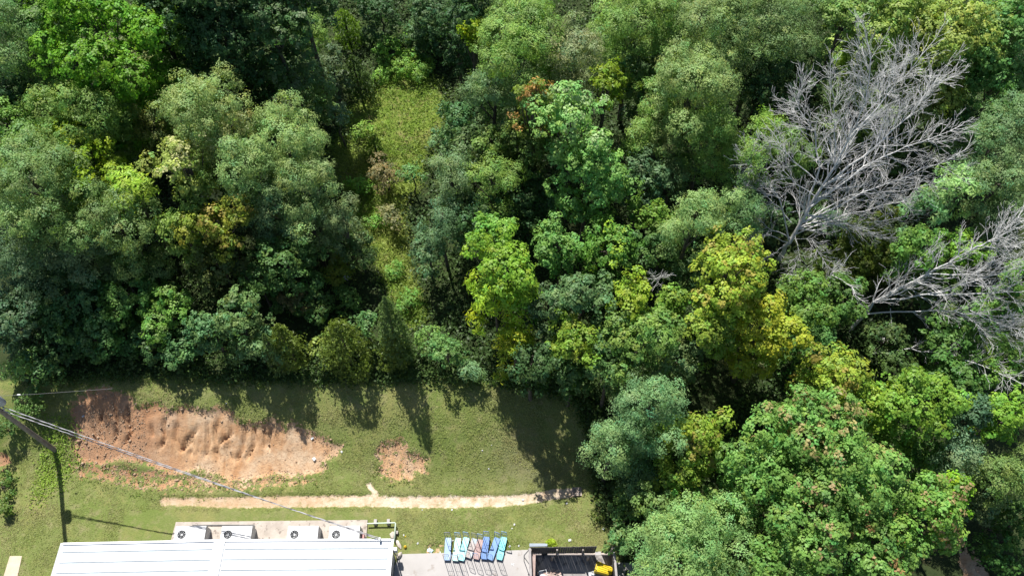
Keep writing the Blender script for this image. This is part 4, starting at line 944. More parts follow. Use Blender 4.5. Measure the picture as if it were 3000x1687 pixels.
# ================================================================== living trees
loc, locb, locl = (.088, .136, .036), (.067, .112, .040), (.125, .175, .062)
mp, mpl, yel, gold = (.062, .128, .024), (.115, .195, .055), (.145, .190, .014), (.142, .180, .026)
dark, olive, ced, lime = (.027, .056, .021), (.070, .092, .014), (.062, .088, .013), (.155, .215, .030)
tan, orange = (.20, .175, .07), (.30, .15, .035)
T = [
# top left
('feather', 50, 70, 95, 16, locb, 'dusky blue green tree in the top left corner'),
('broad', 250, 110, 150, 17, (.072, .150, .012), 'bright yellow green large leafed tree near the top left corner'),
('broad', 400, 60, 100, 15, (.06, .12, .015), 'green tree at the top edge right of the bright yellow green one'),
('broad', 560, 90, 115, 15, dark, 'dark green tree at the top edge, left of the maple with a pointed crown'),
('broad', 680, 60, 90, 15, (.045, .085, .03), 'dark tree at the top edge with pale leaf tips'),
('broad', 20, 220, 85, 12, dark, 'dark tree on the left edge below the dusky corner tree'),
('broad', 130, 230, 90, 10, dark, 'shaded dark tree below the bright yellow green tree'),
('feather', 320, 185, 85, 10, (.10, .115, .055), 'small dull olive grey tree below the bright yellow green one'),
('frond', 480, 185, 55, 9, (.10, .15, .05), 'small pale fronded tree in a dark hollow near the top left'),
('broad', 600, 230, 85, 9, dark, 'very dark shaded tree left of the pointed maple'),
('feather', 775, 75, 55, 7, loc, 'narrow grey green tree near the top edge left of the bright cedar'),
('broad', 745, 215, 78, 8, (.075, .12, .05), 'maple with pointed crown of whorled branches left of the clearing'),
('broad', 832, 160, 46, 6, (.06, .085, .045), 'dark grey leafed tree left of the clearing'),
('broad', 945, 22, 55, 6, dark, 'dark narrow tree at the top edge above the clearing'),
('broad', 1090, 40, 85, 6, (.045, .08, .035), 'shadowy tree at the top edge above and right of the clearing'),
('broad', 1150, 40, 50, 9, dark, 'dark tree at the top edge left of the great grey green tree'),
('broad', 1190, 75, 28, 12, (.14, .19, .01), 'small vivid yellow green crown near the top edge'),
('feather', 1310, 100, 125, 15, loc, 'great grey green feathery tree right of the clearing top'),
('feather', 1440, 120, 85, 14, (.105, .120, .065), 'greyish tan feathery crown beside the great grey green tree'),
('feather', 1245, 215, 80, 12, (.075, .115, .055), 'grey green feathery crown bordering the clearing on its right'),
('broad', 1345, 40, 45, 13, (.09, .16, .02), 'light green crown peeping out above the great grey green tree'),
('feather', 1600, 60, 110, 14, loc, 'feathery tree at the top edge right of the great grey green one'),
('feather', 1760, 50, 130, 15, (.095, .13, .05), 'wide feathery tree at the middle of the top edge right half'),
('feather', 1930, 60, 120, 14, (.075, .11, .045), 'darker feathery tree at the top edge left of the pale yellow maple'),
('broad', 1630, 170, 80, 11, (.05, .085, .035), 'shaded tree between the top edge locusts and the olive crown'),
('feather', 1745, 215, 115, 15, (.10, .135, .052), 'broad rounded feathery tree left of the dark hollow and bare tree'),
('feather', 1790, 325, 85, 12, loc, 'drooping feathery crown below the broad rounded feathery tree'),
('feather', 1660, 260, 60, 11, loc, 'small feathery crown between the olive tree and the broad feathery tree'),
('broad', 1525, 205, 52, 13, (.085, .12, .012), 'rounded olive yellow crown right above the large whitish green maple'),
('feather', 1610, 330, 48, 10, loc, 'small feathery crown beside the large whitish green maple'),
('broad', 1440, 290, 88, 15, (.125, .21, .07), 'large whitish green maple in the middle of the wood'),
('broad', 1485, 430, 95, 12, (.10, .18, .05), 'lower whitish green maple just below the large one'),
('broad', 1335, 255, 60, 14, (.085, .115, .02), 'maple with orange and rust coloured upper leaves'),
('broad', 1330, 350, 75, 11, (.06, .09, .022), 'olive green tree under the orange tipped maple'),
('broad', 1152, 290, 48, 8, (.045, .09, .035), 'dark vine covered tree on the right rim of the clearing'),
('broad', 1112, 350, 36, 5, (.08, .13, .06), 'bluish green bush on the lower right rim of the clearing'),
('broad', 1170, 370, 50, 8, (.05, .08, .03), 'dark bush under the vine covered tree'),
('feather', 1135, 430, 62, 10, (.085, .12, .06), 'grey feathery tree below the vine covered tree'),
('feather', 1240, 450, 65, 10, loc, 'rounded feathery tree left of the shaded heart of the wood'),
('broad', 1240, 360, 55, 9, (.08, .12, .03), 'yellowish green bushy tree between the two grey feathery trees'),
('feather', 1112, 550, 56, 8, (.06, .10, .055), 'blue grey tree right of the weedy path'),
('broad', 1078, 640, 48, 6, (.06, .10, .05), 'grey green bushy tree on the right side of the weedy path'),
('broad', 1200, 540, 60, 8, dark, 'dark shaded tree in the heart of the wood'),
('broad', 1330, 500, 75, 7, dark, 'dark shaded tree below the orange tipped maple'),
('broad', 1158, 140, 50, 5, dark, 'shadowed tree directly above the right end of the clearing'),
('small', 1085, 120, 34, 3, (.035, .07, .02), 'small dark tree at the top right rim of the clearing'),
('broad', 1920, 200, 78, 10, dark, 'dark tree in the hollow left of the tall bare tree'),
('broad', 2035, 170, 62, 9, (.045, .075, .03), 'shaded olive tree left of the tip of the tall bare tree'),
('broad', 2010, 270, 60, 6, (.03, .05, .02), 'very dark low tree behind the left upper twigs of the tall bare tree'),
('broad', 1660, 620, 60, 8, (.05, .09, .03), 'green tree below and left of the smooth rounded feathery tree'),
('broad', 1730, 680, 50, 7, (.045, .08, .03), 'shaded green tree between the forked snag and the golden maple'),
('broad', 1945, 560, 56, 3, (.04, .07, .03), 'dark tree left of the bare tree fork'),
('small', 955, 195, 30, 1.6, (.09, .16, .03), 'small bright low shrub left of the lush low shrub at the clearing'),
('small', 1068, 180, 32, 1.8, (.08, .14, .03), 'small green shrub on the right side of the clearing top'),
('small', 905, 330, 34, 1.6, (.10, .16, .03), 'bright low bush on the lower left of the clearing'),
('small', 900, 470, 34, 1.8, (.085, .16, .025), 'bright green bush on the weedy path below the clearing'),
('small', 945, 560, 30, 1.6, (.08, .15, .028), 'green bush in the narrow part of the weedy path'),
('small', 1000, 680, 30, 1.6, (.09, .16, .035), 'light green bush at the lower part of the weedy path'),
('small', 1030, 765, 36, 2.0, (.08, .15, .035), 'light green bush at the lower end of the weedy path'),
('broad', 70, -45, 100, 17, dark, 'dark crown entering the top edge at the left corner'),
('broad', 400, -40, 95, 17, dark, 'dark crown entering the top edge right of the bright yellow green tree'),
('broad', 520, -50, 95, 18, (.03, .06, .022), 'dark crown entering the top edge over the dark left trees'),
('broad', 640, -45, 90, 17, dark, 'dark crown entering the top edge between the dark trees and the pointed maple'),
('broad', 745, -50, 80, 16, (.03, .06, .022), 'dark crown entering the top edge above the narrow grey green tree'),
('broad', 1180, -40, 80, 15, dark, 'dark crown entering the top edge left of the great grey green tree'),
# left middle
('broad', 30, 320, 85, 12, (.095, .165, .04), 'glossy light green tree on the left edge, upper part'),
('feather', 220, 290, 120, 13, loc, 'broad grey green feathery tree left of the pale rounded one'),
('feather', 390, 320, 70, 10, (.075, .085, .022), 'brownish olive crown between two feathery trees'),
('feather', 505, 270, 108, 14, (.12, .155, .06), 'pale rounded feathery tree in the upper left of the wood'),
('feather', 580, 330, 65, 12, (.13, .145, .062), 'straw tinted side crown of the left feathery group'),
('feather', 710, 350, 102, 12, (.11, .15, .058), 'large pale feathery tree left of the clearing path'),
('feather', 620, 420, 90, 12, (.10, .145, .058), 'feathery tree beneath the straw tinted crown'),
('feather', 762, 455, 74, 11, (.09, .125, .052), 'feathery tree bordering the left of the weedy path'),
('broad', 200, 395, 95, 12, (.12, .165, .012), 'yellow green large leafed tree in the left feathery group'),
('broad', 455, 400, 72, 13, (.16, .19, .055), 'pale cream green maple with a tall pointed crown'),
('frond', 320, 470, 75, 11, lime, 'lime green fronded tree left of the cream green maple'),
('broad', 500, 480, 62, 10, (.09, .13, .03), 'mid green tree just below the cream green maple'),
('feather', 100, 470, 135, 14, (.082, .122, .046), 'largest grey green feathery tree at the left edge'),
('feather', 60, 610, 120, 12, (.050, .080, .044), 'dark grey green feathery tree at the left edge, middle'),
('feather', 300, 570, 100, 12, (.084, .120, .046), 'grey feathery tree below the lime green fronded tree'),
('feather', 210, 620, 75, 10, (.075, .105, .060), 'small grey feathery crown joined to the dark left edge tree'),
('broad', 550, 560, 75, 12, (.11, .125, .02), 'maple with orange and yellow patches left of centre'),
('broad', 450, 570, 60, 11, (.10, .145, .035), 'light green maple left of the orange patched one'),
('broad', 540, 650, 75, 8, (.05, .065, .02), 'brownish shaded tree under the orange patched maple'),
('feather', 690, 510, 90, 11, (.065, .10, .05), 'shaded feathery tree in the left middle'),
('feather', 770, 540, 62, 10, (.115, .155, .065), 'bright feathery side crown near the left middle hollow'),
('feather', 860, 560, 64, 9, (.08, .105, .05), 'greyish feathery crown left of the weedy path'),
('broad', 720, 660, 80, 8, (.05, .092, .028), 'dark shaded tree at the edge of the left middle hollow'),
('broad', 330, 730, 90, 7, (.05, .10, .025), 'green shaded tree in the lower left wood'),
('broad', 420, 790, 75, 6, (.065, .125, .025), 'tree with lighter leaf tips in the lower left wood'),
('broad', 170, 760, 110, 7.5, (.035, .075, .03), 'dark green tree in the lower left wood near the edge'),
('broad', 40, 800, 95, 8, (.040, .072, .040), 'dark blue green tree on the left edge, lower part'),
('broad', 250, 850, 85, 5, (.04, .085, .025), 'dark green bushy tree above the shaded lawn, lower left'),
('broad', 380, 870, 60, 3.6, (.035, .07, .025), 'low dark bush left of the wood edge maples'),
('broad', 120, 900, 70, 4, (.035, .07, .025), 'low dark bushy tree near the bottom of the left wood'),
('small', 60, 920, 45, 4, (.10, .16, .05), 'shrub with pale leaves at the left end of the wood edge'),
('broad', 600, 790, 68, 7.5, (.075, .115, .045), 'maple with upright pale tips at the wood edge'),
('broad', 520, 820, 48, 6.5, (.055, .105, .045), 'small round blue green tree at the wood edge'),
('broad', 450, 875, 48, 4, (.055, .11, .045), 'low green shrubby tree at the wood edge, left of the maples'),
('broad', 665, 880, 52, 5, (.07, .12, .055), 'pale grey green shrub left of the small round cedar'),
('small', 600, 890, 42, 3.5, (.045, .08, .03), 'dark shrub under the pale tipped maple'),
('broad', 835, 880, 42, 4, (.10, .13, .035), 'yellowish leafed vine bush on the left flank of the wide cedar'),
('small', 920, 810, 40, 5, (.06, .11, .04), 'small green bush between the wide cedar and the tall pointed cedar'),
('small', 1080, 850, 48, 3.2, (.075, .13, .035), 'leafy green bush right of the tall pointed cedar'),
('small', 1130, 890, 58, 3.6, (.065, .12, .04), 'lush rounded shrub at the lawn edge right of the cedars'),
('frond', 1190, 935, 30, 2.5, (.08, .13, .065), 'small pale fronded shrub at the lawn corner'),
('small', 970, 440, 50, 3.5, (.115, .095, .05), 'brownish dried bush beside the weedy path'),
('small', 1035, 440, 38, 3.5, (.06, .12, .04), 'green bush right of the brownish dried bush'),
('small', 985, 545, 35, 3, (.12, .115, .06), 'tan grey dried bush in the middle of the weedy path'),
('small', 985, 125, 46, 2.6, (.085, .16, .03), 'light green shrub at the top of the clearing'),
('small', 1015, 170, 56, 1.8, (.10, .17, .03), 'lush low shrub at the upper left rim of the clearing'),
('small', 850, 290, 35, 5, (.085, .13, .075), 'silvery narrow bush left of the clearing'),
('broad', 905, 630, 50, 5, (.045, .075, .025), 'very dark tree in the shade left of the weedy path'),
('broad', 850, 680, 40, 3, (.10, .12, .02), 'olive bush in the hollow left of the path'),
('broad', 800, 770, 55, 3.5, (.05, .085, .025), 'dark low bush in the shaded hollow'),
('broad', 650, 710, 55, 6, (.05, .09, .026), 'green tree at the left rim of the shaded hollow'),
('small', 880, 750, 45, 2.5, (.06, .11, .03), 'green bush behind the wide bushy cedar'),
('broad', 740, 740, 50, 4, (.085, .075, .035), 'brownish shaded bush in the hollow above the round cedar'),
# right middle
('feather', 1755, 545, 84, 13, (.105, .15, .06), 'smooth rounded feathery tree in the right middle'),
('broad', 1620, 440, 68, 9, (.05, .085, .045), 'dark glossy vine clad tree right of the lower whitish maple'),
('broad', 1640, 540, 50, 8, (.07, .12, .02), 'olive green tree left of the smooth rounded feathery one'),
('broad', 1530, 620, 80, 9, (.07, .14, .03), 'dark green tree with bright lime leaf tips'),
('broad', 1400, 610, 62, 10, (.085, .16, .045), 'fresh green tree in the centre of the wood'),
('broad', 1235, 585, 58, 10, (.095, .175, .035), 'fresh green crown at the left of the central maples'),
('broad', 1270, 670, 90, 12, (.10, .165, .02), 'yellow green maple left of centre right'),
('frond', 1255, 755, 80, 9, (.13, .185, .014), 'yellow fronded tree beside the cedars'),
('frond', 1292, 860, 64, 6.5, (.12, .15, .014), 'lower yellow fronded tree above the shaded lawn'),
('broad', 1370, 770, 60, 8, (.045, .075, .035), 'dark green tree between the yellow fronded trees and the glossy maple'),
('broad', 1470, 730, 72, 11, (.065, .11, .05), 'dark leafed tree with glossy pale glints, centre right'),
('broad', 1590, 750, 60, 11, (.13, .175, .02), 'yellow green maple left of the forked snag'),
('broad', 1445, 860, 78, 9, (.10, .15, .022), 'light yellow green tree at the edge above the tree shadow'),
('broad', 1610, 850, 95, 11, (.085, .135, .035), 'broad green tree between the golden one and the shadow'),
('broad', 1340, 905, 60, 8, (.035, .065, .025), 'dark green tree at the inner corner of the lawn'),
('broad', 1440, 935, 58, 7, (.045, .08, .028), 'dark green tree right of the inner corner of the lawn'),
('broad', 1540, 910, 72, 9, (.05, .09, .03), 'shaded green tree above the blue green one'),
('broad', 1700, 760, 52, 9, (.085, .14, .025), 'mid green crown touching the golden tree'),
('broad', 1840, 680, 100, 14, gold, 'large golden yellow maple right of centre'),
('broad', 1920, 820, 95, 11, (.165, .18, .02), 'yellow maple below the large golden one'),
('broad', 1790, 820, 70, 10, (.115, .155, .028), 'dull gold crown below the large golden maple'),
('small', 1880, 880, 60, 6, (.10, .10, .05), 'greyish vine tangle below the golden maples'),
('broad', 1700, 900, 70, 7, (.075, .11, .05), 'grey green vine tangle above the blue green tree'),
('broad', 2030, 760, 80, 8, (.07, .12, .028), 'green tree right of the golden maples'),
('broad', 2060, 860, 75, 7, (.055, .11, .035), 'shaded green tree under the leaning bare tree base'),
('feather', 1640, 1020, 98, 12, (.082, .134, .066), 'blue green feathery tree at the edge of the lawn'),
('feather', 1545, 1120, 78, 9, (.085, .134, .064), 'lower blue green feathery crown overhanging the lawn'),
('feather', 1620, 1190, 60, 6, (.045, .08, .04), 'shaded skirt of foliage under the blue green crowns'),
('broad', 1760, 1090, 78, 10, (.105, .150, .022), 'olive gold tree right of the blue green feathery tree'),
('broad', 1710, 1200, 62, 8, (.10, .145, .024), 'smaller olive gold tree below the first one'),
('broad', 1580, 1290, 45, 4, (.05, .09, .025), 'dark shrub on the lawn edge above the enclosure'),
('broad', 1560, 1350, 38, 3.6, (.07, .12, .045), 'grey green bush behind the right corner of the enclosure'),
('broad', 1680, 1300, 72, 7, (.085, .13, .045), 'pale green tree above the bottom feathery tree'),
('broad', 1790, 1280, 65, 7, (.08, .13, .035), 'mid green tree left of the great pink tipped maple'),
('feather', 1730, 1400, 145, 10, (.100, .155, .062), 'wide soft feathery tree at the bottom edge'),
('broad', 2330, 1140, 60, 7, (.06, .11, .03), 'green tree between the glossy green tree and the pinkish tipped right maple'),
('broad', 2560, 1290, 50, 5, (.05, .09, .025), 'dim green tree on the right edge near the bottom'),
('broad', 2560, 720, 60, 8, (.07, .13, .03), 'green tree on the right edge behind the leaning bare tree'),
('broad', 2420, 960, 60, 5, (.05, .10, .028), 'shaded green bushy tree under the low bare trunk, right part'),
# big maple group
('broad', 2020, 1080, 120, 13, (.085, .150, .038), 'great maple with tan seed tips, upper left crown'),
('broad', 2150, 1180, 130, 13, (.085, .150, .040), 'great maple with tan seed tips, central crown'),
('broad', 1930, 1200, 100, 11, (.080, .145, .038), 'spreading green maple left of the pink tipped crown'),
('broad', 2060, 1300, 120, 12, (.085, .145, .038), 'maple with many pinkish tips below the central crown'),
('broad', 2330, 1290, 110, 12, (.090, .155, .035), 'maple with pinkish seed tips right of the central crown'),
('broad', 2210, 1370, 110, 11, (.080, .140, .038), 'maple with rusty tips at the bottom edge'),
('broad', 2000, 1420, 100, 10, (.075, .135, .035), 'green maple at the bottom edge between feathery tree and rusty tips'),
('broad', 2400, 1240, 50, 10, (.12, .21, .02), 'vivid light green side crown of the right hand maple'),
('broad', 2110, 940, 88, 12, (.120, .155, .022), 'orange gold maple above the great maples'),
('broad', 2200, 1010, 60, 11, (.11, .16, .02), 'yellow green crown right of the orange gold maple'),
('broad', 2310, 1010, 105, 12, (.085, .145, .022), 'glossy green tree right of the orange gold maple'),
('broad', 2450, 1040, 48, 10, (.045, .085, .050), 'small teal green crown near the right edge'),
('feather', 2410, 1140, 62, 9, (.080, .120, .075), 'rounded blue grey crown near the right edge'),
('broad', 2530, 1040, 62, 10, (.10, .17, .025), 'light green clumpy tree on the right edge'),
('feather', 2540, 1190, 75, 9, (.075, .11, .035), 'olive feathery tree on the right edge'),
('broad', 2480, 1240, 60, 6, (.075, .105, .05), 'grey green tree above the bare soil at the bottom right'),
('broad', 2510, 1360, 70, 3.5, (.04, .085, .02), 'shaded low shrub in the bottom right corner'),
# right top
('broad', 2250, 40, 125, 15, (.14, .185, .05), 'pale yellow green maple at the top edge behind the bare tree'),
('broad', 2400, 90, 110, 15, (.145, .175, .045), 'straw yellow maple behind the top of the bare tree'),
('broad', 2130, 40, 65, 14, (.095, .145, .045), 'light green crown at the top edge left of the pale yellow maple'),
('broad', 2190, 230, 85, 9, (.13, .17, .055), 'pale crown seen through the upper branches of the bare tree'),
('broad', 2330, 200, 80, 10, (.10, .13, .045), 'green crown behind the upper right branches of the bare tree'),
('broad', 2520, 70, 95, 15, (.07, .135, .04), 'mid green tree at the top right corner'),
('broad', 2520, 200, 90, 12, (.06, .12, .035), 'mid green tree on the right edge below the corner tree'),
('feather', 2530, 330, 88, 12, (.065, .105, .05), 'dark feathery tree on the right edge'),
('feather', 2520, 450, 80, 11, (.085, .125, .06), 'grey green feathery tree on the right edge right of the bare branches'),
('frond', 2425, 465, 70, 10, (.15, .24, .10), 'pale mint fronded tree right of the bare tree'),
('frond', 2350, 520, 64, 8, (.12, .21, .10), 'mint fronded tree below the bare branches'),
('feather', 2510, 550, 60, 8, (.07, .10, .05), 'dark feathery bush on the right edge above the leaning bare tree'),
('feather', 1935, 315, 45, 11, (.105, .16, .035), 'small bright feathery crown left of the bare tree'),
('feather', 1880, 390, 65, 11, (.09, .14, .04), 'bright feathery tree behind the left tips of the bare tree'),
('feather', 1990, 370, 62, 7, (.085, .13, .045), 'light feathery tree behind the middle of the bare tree'),
('feather', 1870, 520, 60, 9, (.06, .105, .045), 'shaded feathery tree right of the smooth rounded one'),
('feather', 1700, 430, 55, 8, (.065, .10, .042), 'dim feathery tree above the smooth rounded one'),
('broad', 2090, 565, 58, 3.2, (.06, .10, .055), 'grey green bushy tree under the fork of the bare tree'),
('broad', 2200, 610, 80, 6, (.055, .075, .012), 'olive brown tree between the two large bare trees'),
('broad', 2320, 620, 68, 8, (.08, .15, .035), 'fresh green tree between the bare trees, right part'),
('broad', 2420, 620, 55, 7, (.095, .165, .025), 'bright green crown behind the leaning bare tree'),
('broad', 2090, 672, 56, 4, (.08, .11, .025), 'olive tree left of the leaning bare tree'),
('broad', 2250, 330, 70, 6, (.045, .075, .02), 'shaded crown behind the middle of the tall bare tree'),
('broad', 2400, 310, 60, 7, (.045, .085, .03), 'dark crown right of the tall bare tree'),
('broad', 2130, 740, 60, 6, (.06, .11, .03), 'green bushy tree at the foot of the leaning bare tree'),
('broad', 2330, 720, 70, 5, (.05, .08, .025), 'shaded crown beneath the leaning bare tree limbs'),
('broad', 2470, 800, 70, 5, (.06, .12, .03), 'green bush below the leaning bare tree on the right'),
('broad', 2400, 870, 75, 5.5, (.05, .10, .025), 'dark green bushy tree beneath the low bare trunk'),
('broad', 2220, 850, 60, 4, (.045, .07, .025), 'dim vine covered bush below the leaning bare tree base'),
('broad', 2530, 900, 60, 6, (.08, .14, .03), 'light green crown on the right edge near the low bare trunk'),
('broad', 2250, 920, 55, 4, (.04, .07, .02), 'dark low bush left of the low bare trunk'),
# left lower edge
('small', 18, 1080, 48, 2.4, (.055, .095, .03), 'dark green shrub by the pole on the left edge'),
('small', 70, 1010, 46, 2.6, (.06, .10, .028), 'leafy shrub behind the utility pole'),
('small', 2, 1215, 34, 1.2, (.05, .085, .018), 'low dark bush on the left edge below the pole'),
('small', 4, 1275, 26, 1.4, (.055, .085, .018), 'lowest dark bush on the left edge'),
]
TIPS = {'maple with orange and rust coloured upper leaves': ((.26, .16, .05), .3), 'maple with orange and yellow patches left of centre': ((.20, .165, .04), .22),
 'dark green tree with bright lime leaf tips': ((.20, .30, .03), .16), 'orange gold maple above the great maples': ((.20, .17, .04), .2),
 'great maple with tan seed tips, upper left crown': (tan, .2), 'great maple with tan seed tips, central crown': (tan, .08),
 'maple with many pinkish tips below the central crown': ((.22, .165, .08), .12), 'maple with pinkish seed tips right of the central crown': ((.22, .16, .08), .14),
 'maple with rusty tips at the bottom edge': ((.23, .14, .06), .09), 'pale cream green maple with a tall pointed crown': ((.30, .30, .14), .25),
 'large whitish green maple in the middle of the wood': ((.21, .29, .13), .3), 'large golden yellow maple right of centre': ((.23, .21, .045), .2),
 'yellow fronded tree beside the cedars': ((.28, .32, .01), .15), 'lower yellow fronded tree above the shaded lawn': ((.28, .28, .01), .12),
 'tree with lighter leaf tips in the lower left wood': ((.14, .22, .06), .18), 'olive gold tree right of the blue green feathery tree': ((.18, .17, .04), .12),
 'light yellow green tree at the edge above the tree shadow': ((.18, .22, .03), .25), 'dark tree at the top edge with pale leaf tips': ((.09, .13, .06), .2)}
SHRUBW = ('shrub', 'bush', 'tangle', 'skirt')
nq = 0
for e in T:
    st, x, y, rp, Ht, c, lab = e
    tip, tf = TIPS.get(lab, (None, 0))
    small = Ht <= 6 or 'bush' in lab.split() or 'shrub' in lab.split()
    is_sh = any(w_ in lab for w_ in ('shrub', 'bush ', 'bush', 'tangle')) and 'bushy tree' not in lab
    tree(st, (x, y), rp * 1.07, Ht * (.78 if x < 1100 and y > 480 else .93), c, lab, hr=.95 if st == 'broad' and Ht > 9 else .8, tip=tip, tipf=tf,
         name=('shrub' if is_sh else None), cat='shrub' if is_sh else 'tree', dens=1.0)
CED = [((735, 818), (745, 915), 37, ced, 'small round topped cedar at the wood edge, leftmost cedar'), ((880, 815), (885, 915), 58, ced, 'wide bushy cedar in the middle of the cedar row'),
 ((985, 745), (1008, 905), 34, (.05, .082, .022), 'tallest pointed cedar rising behind the cedar row'), ((972, 835), (1003, 915), 34, ced, 'short cedar at the right end of the cedar row'),
 ((862, 25), (880, 110), 36, (.075, .13, .012), 'bright green cedar at the top of the photo'), ((900, 140), (908, 245), 34, (.035, .06, .015), 'dark cedar on the left rim of the clearing'),
 ((940, 335), (950, 400), 24, (.06, .10, .015), 'little cedar standing alone at the foot of the clearing'), ((720, 840), (715, 935), 22, (.05, .08, .02), 'thin cedar left of the small round topped one')]
for c_ in CED: cedar(*c_)
print('quads', sum(len(o.data.polygons) for o in bpy.data.objects if o.type == 'MESH'))

# ================================================================== ground cover (nobody could count it)
def scatter(name, n, xr, yr, keep, hgt, Lr, Wf, cols, seed, up=.6, spread=1.0, batch=6):
    r = np.random.default_rng(seed); x = r.uniform(*xr, n); y = r.uniform(*yr, n); Mx = masks(x, y); k = keep(x, y, Mx, r)
    x, y = x[k], y[k]; z = terrain_full(x, y, {q: v[k] for q, v in Mx.items()}); m = len(x)
    hh = hgt(x, y, r)
    P = np.repeat(np.stack([x, y, z], 1), batch, 0); h = np.repeat(hh, batch)
    P = P + np.stack([r.normal(0, .3, m * batch) * spread, r.normal(0, .3, m * batch) * spread, r.uniform(.0, 1, m * batch) * h], 1)
    N = r.normal(0, .55, (m * batch, 3)); N[:, 2] = np.abs(N[:, 2]) + up; N /= np.linalg.norm(N, axis=1, keepdims=True)
    L = r.uniform(*Lr, m * batch); V = leaves(P, N, L, L * Wf, r)
    ci = np.repeat(vnoise(x * .45, y * .45, seed), batch)[:, None]; c = np.array(cols[0])[None] * (1 - ci) + np.array(cols[1])[None] * ci
    c = c * r.uniform(.7, 1.3, (m * batch, 1)); c = c * np.repeat(r.uniform(.8, 1.2, m), batch)[:, None]
    return tag(npmesh(name, V, np.arange(len(V)).reshape(-1, 4), LEAF, colors=c), kind='stuff')
forest_keep = lambda x, y, M_, r: (M_['forest'] > .55) & (M_['meadow'] < .5) & (M_['path'] < .5) & (np.abs(x) < 12 + y * .72) & (r.uniform(0, 1, len(x)) < .25 + .75 * (fbm(x * .25, y * .25, 77) > .45))
scatter('undergrowth', 80000, (-58, 58), (10, 72), forest_keep, lambda x, y, r: .15 + 1.3 * np.clip(fbm(x * .3, y * .3, 71) - .35, 0, 1) * 2, (.16, .34), .6, ((.042, .080, .024), (.070, .115, .03)), 61)
scatter('tall_weeds', 34000, (-22, 4), (18, 62), lambda x, y, M_, r: ((M_['meadow'] > .35) | (M_['path'] > .35)) & (r.uniform(0, 1, len(x)) < np.where(M_['path'] > .35, 1, .6)), lambda x, y, r: .1 + .9 * np.clip(fbm(x * .5, y * .5, 72) - .3, 0, 1) * 1.6, (.12, .32), .25, ((.14, .25, .03), (.20, .24, .05)), 62, up=.3)
VINE = [(0, 1290), (110, 1240), (190, 1225), (215, 1290), (215, 1345), (175, 1420), (60, 1480), (0, 1500)]
def vine_keep(x, y, M_, r):
    px, py, f = project(x, y, bank(x, y)); d = poly_sd(px, py, VINE); return r.uniform(-30, 30, len(x)) < d
scatter('vine_cover', 9000, (-32, -20), (15, 25), vine_keep, lambda x, y, r: .05 + .15 * fbm(x, y, 73), (.08, .16), .7, ((.15, .25, .03), (.20, .28, .04)), 63, up=.9, spread=.6, batch=4)
# rough weeds round the scars and along the wood edge, mown grass tufts on the lawn
def rim_keep(x, y, M_, r): return ((M_['dirt'] > .12) & (M_['dirt'] < .62) & (r.uniform(0, 1, len(x)) < .14) & (fbm(x * .9, y * .9, 74) > .42)) | ((M_['forest'] > .2) & (M_['forest'] < .8) & (r.uniform(0, 1, len(x)) < .6))
scatter('rim_weeds', 30000, (-32, 12), (14, 26), rim_keep, lambda x, y, r: .06 + .2 * fbm(x * 2, y * 2, 75), (.07, .16), .5, ((.08, .13, .02), (.12, .17, .03)), 64, spread=.35, batch=4)
scatter('edge_brush', 16000, (-34, 12), (17, 30), lambda x, y, M_, r: (M_['forest'] > .35) & (M_['forest'] < 1.01) & (y < 26) & (r.uniform(0, 1, len(x)) < .8), lambda x, y, r: .1 + .9 * np.clip(fbm(x * .8, y * .8, 79) - .35, 0, 1) * 2, (.10, .22), .5, ((.04, .085, .02), (.075, .13, .03)), 68, spread=.5, batch=7)
def lawn_keep(x, y, M_, r): return (M_['forest'] < .6) & (M_['dirt'] < .35) & (M_['sand'] < .3) & ((y > 15.3) | (x < -25.6) | ((x > -7.6) & (y > 13.0))) & (r.uniform(0, 1, len(x)) < .25 + .75 * (fbm(x * .8, y * .8, 76) > .46))
scatter('grass', 90000, (-34, 11), (8.5, 25), lawn_keep, lambda x, y, r: .015 + .06 * fbm(x * .7, y * .7, 78), (.06, .13), .32, ((.19, .235, .060), (.27, .255, .115)), 65, up=.9, spread=.28, batch=4)
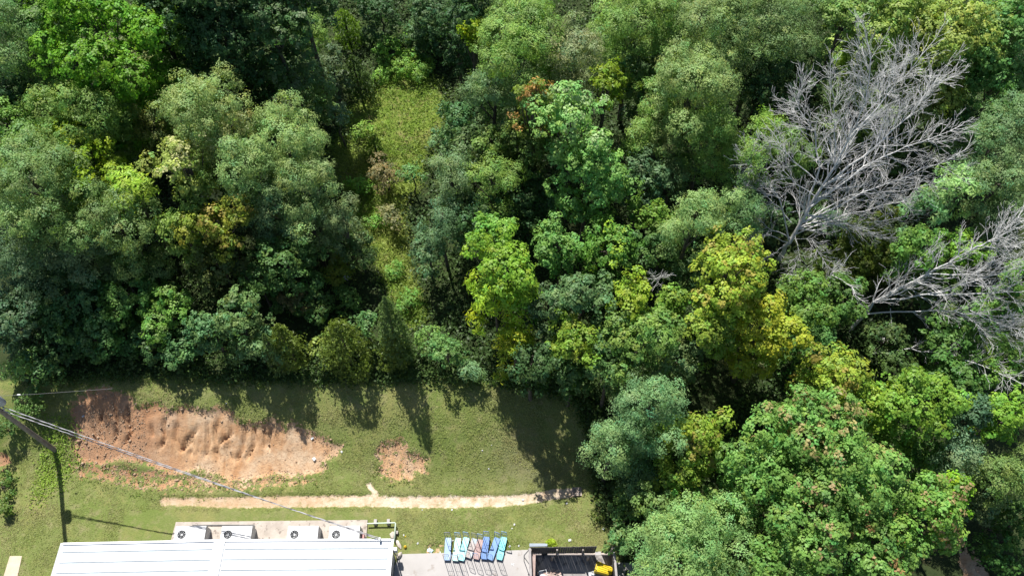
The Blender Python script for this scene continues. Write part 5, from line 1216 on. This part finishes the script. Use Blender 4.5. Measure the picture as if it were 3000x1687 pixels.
# weed beside the grey sheet
q = on_ground(1614, 1594); r = np.random.default_rng(8); n = 240
a = r.uniform(0, 6.28, n); rr = r.uniform(.02, .38, n); P = np.stack([rr * np.cos(a), rr * np.sin(a) * .8, .5 - rr * .7 + r.uniform(-.15, .1, n)], 1)
N = r.normal(0, .4, (n, 3)); N[:, 2] += 1; N /= np.linalg.norm(N, axis=1, keepdims=True); L = r.uniform(.14, .3, n); V = leaves(P, N, L, L * .3, r)
t = thing('weed', q, 'bright yellow green weed clump growing outside the enclosure back boards', 'weed'); npmesh('leaf_clump', V, np.arange(4 * n).reshape(-1, 4), LEAF, t, colors=np.array([(.26, .36, .02)]) * r.uniform(.8, 1.2, (n, 1)))
MB().tube([(0, 0, -.05), (.02, 0, .4)], .012, 5).build('stem', BARK, t)
# clods and stones on the bare clay
r = np.random.default_rng(91); n = 36000; x = r.uniform(-30, 0, n); y = r.uniform(15, 25, n); Mx = masks(x, y)
k = (Mx['dirt'] > .35) & (r.uniform(0, 1, n) < np.where((Mx['dirt'] < .9) | (x > -13) | (x < -25), .85, .03)); x, y = x[k], y[k]; z = terrain_full(x, y, {q_: v_[k] for q_, v_ in Mx.items()}); m_ = len(x)
s = r.gamma(1.5, .015, m_) + .008; o6 = np.array([(1, 0, 0), (0, 1, 0), (-1, 0, 0), (0, -1, 0), (0, 0, .8), (0, 0, -.4)]) * 1.0
V = np.stack([x, y, z + s * .2], 1)[:, None, :] + o6[None] * s[:, None, None] * r.uniform(.6, 1.3, (m_, 6, 1))
f8 = np.array([(0, 1, 4), (1, 2, 4), (2, 3, 4), (3, 0, 4), (1, 0, 5), (2, 1, 5), (3, 2, 5), (0, 3, 5)])
tag(npmesh('clods', V.reshape(-1, 3), (f8[None] + (np.arange(m_) * 6)[:, None, None]).reshape(-1, 3), worn('clay_clods', (.27, .175, .11), (.38, .28, .20), 1.2, .95, objspace=False)), kind='stuff')
print('total quads', sum(len(o.data.polygons) for o in bpy.data.objects if o.type == 'MESH'))
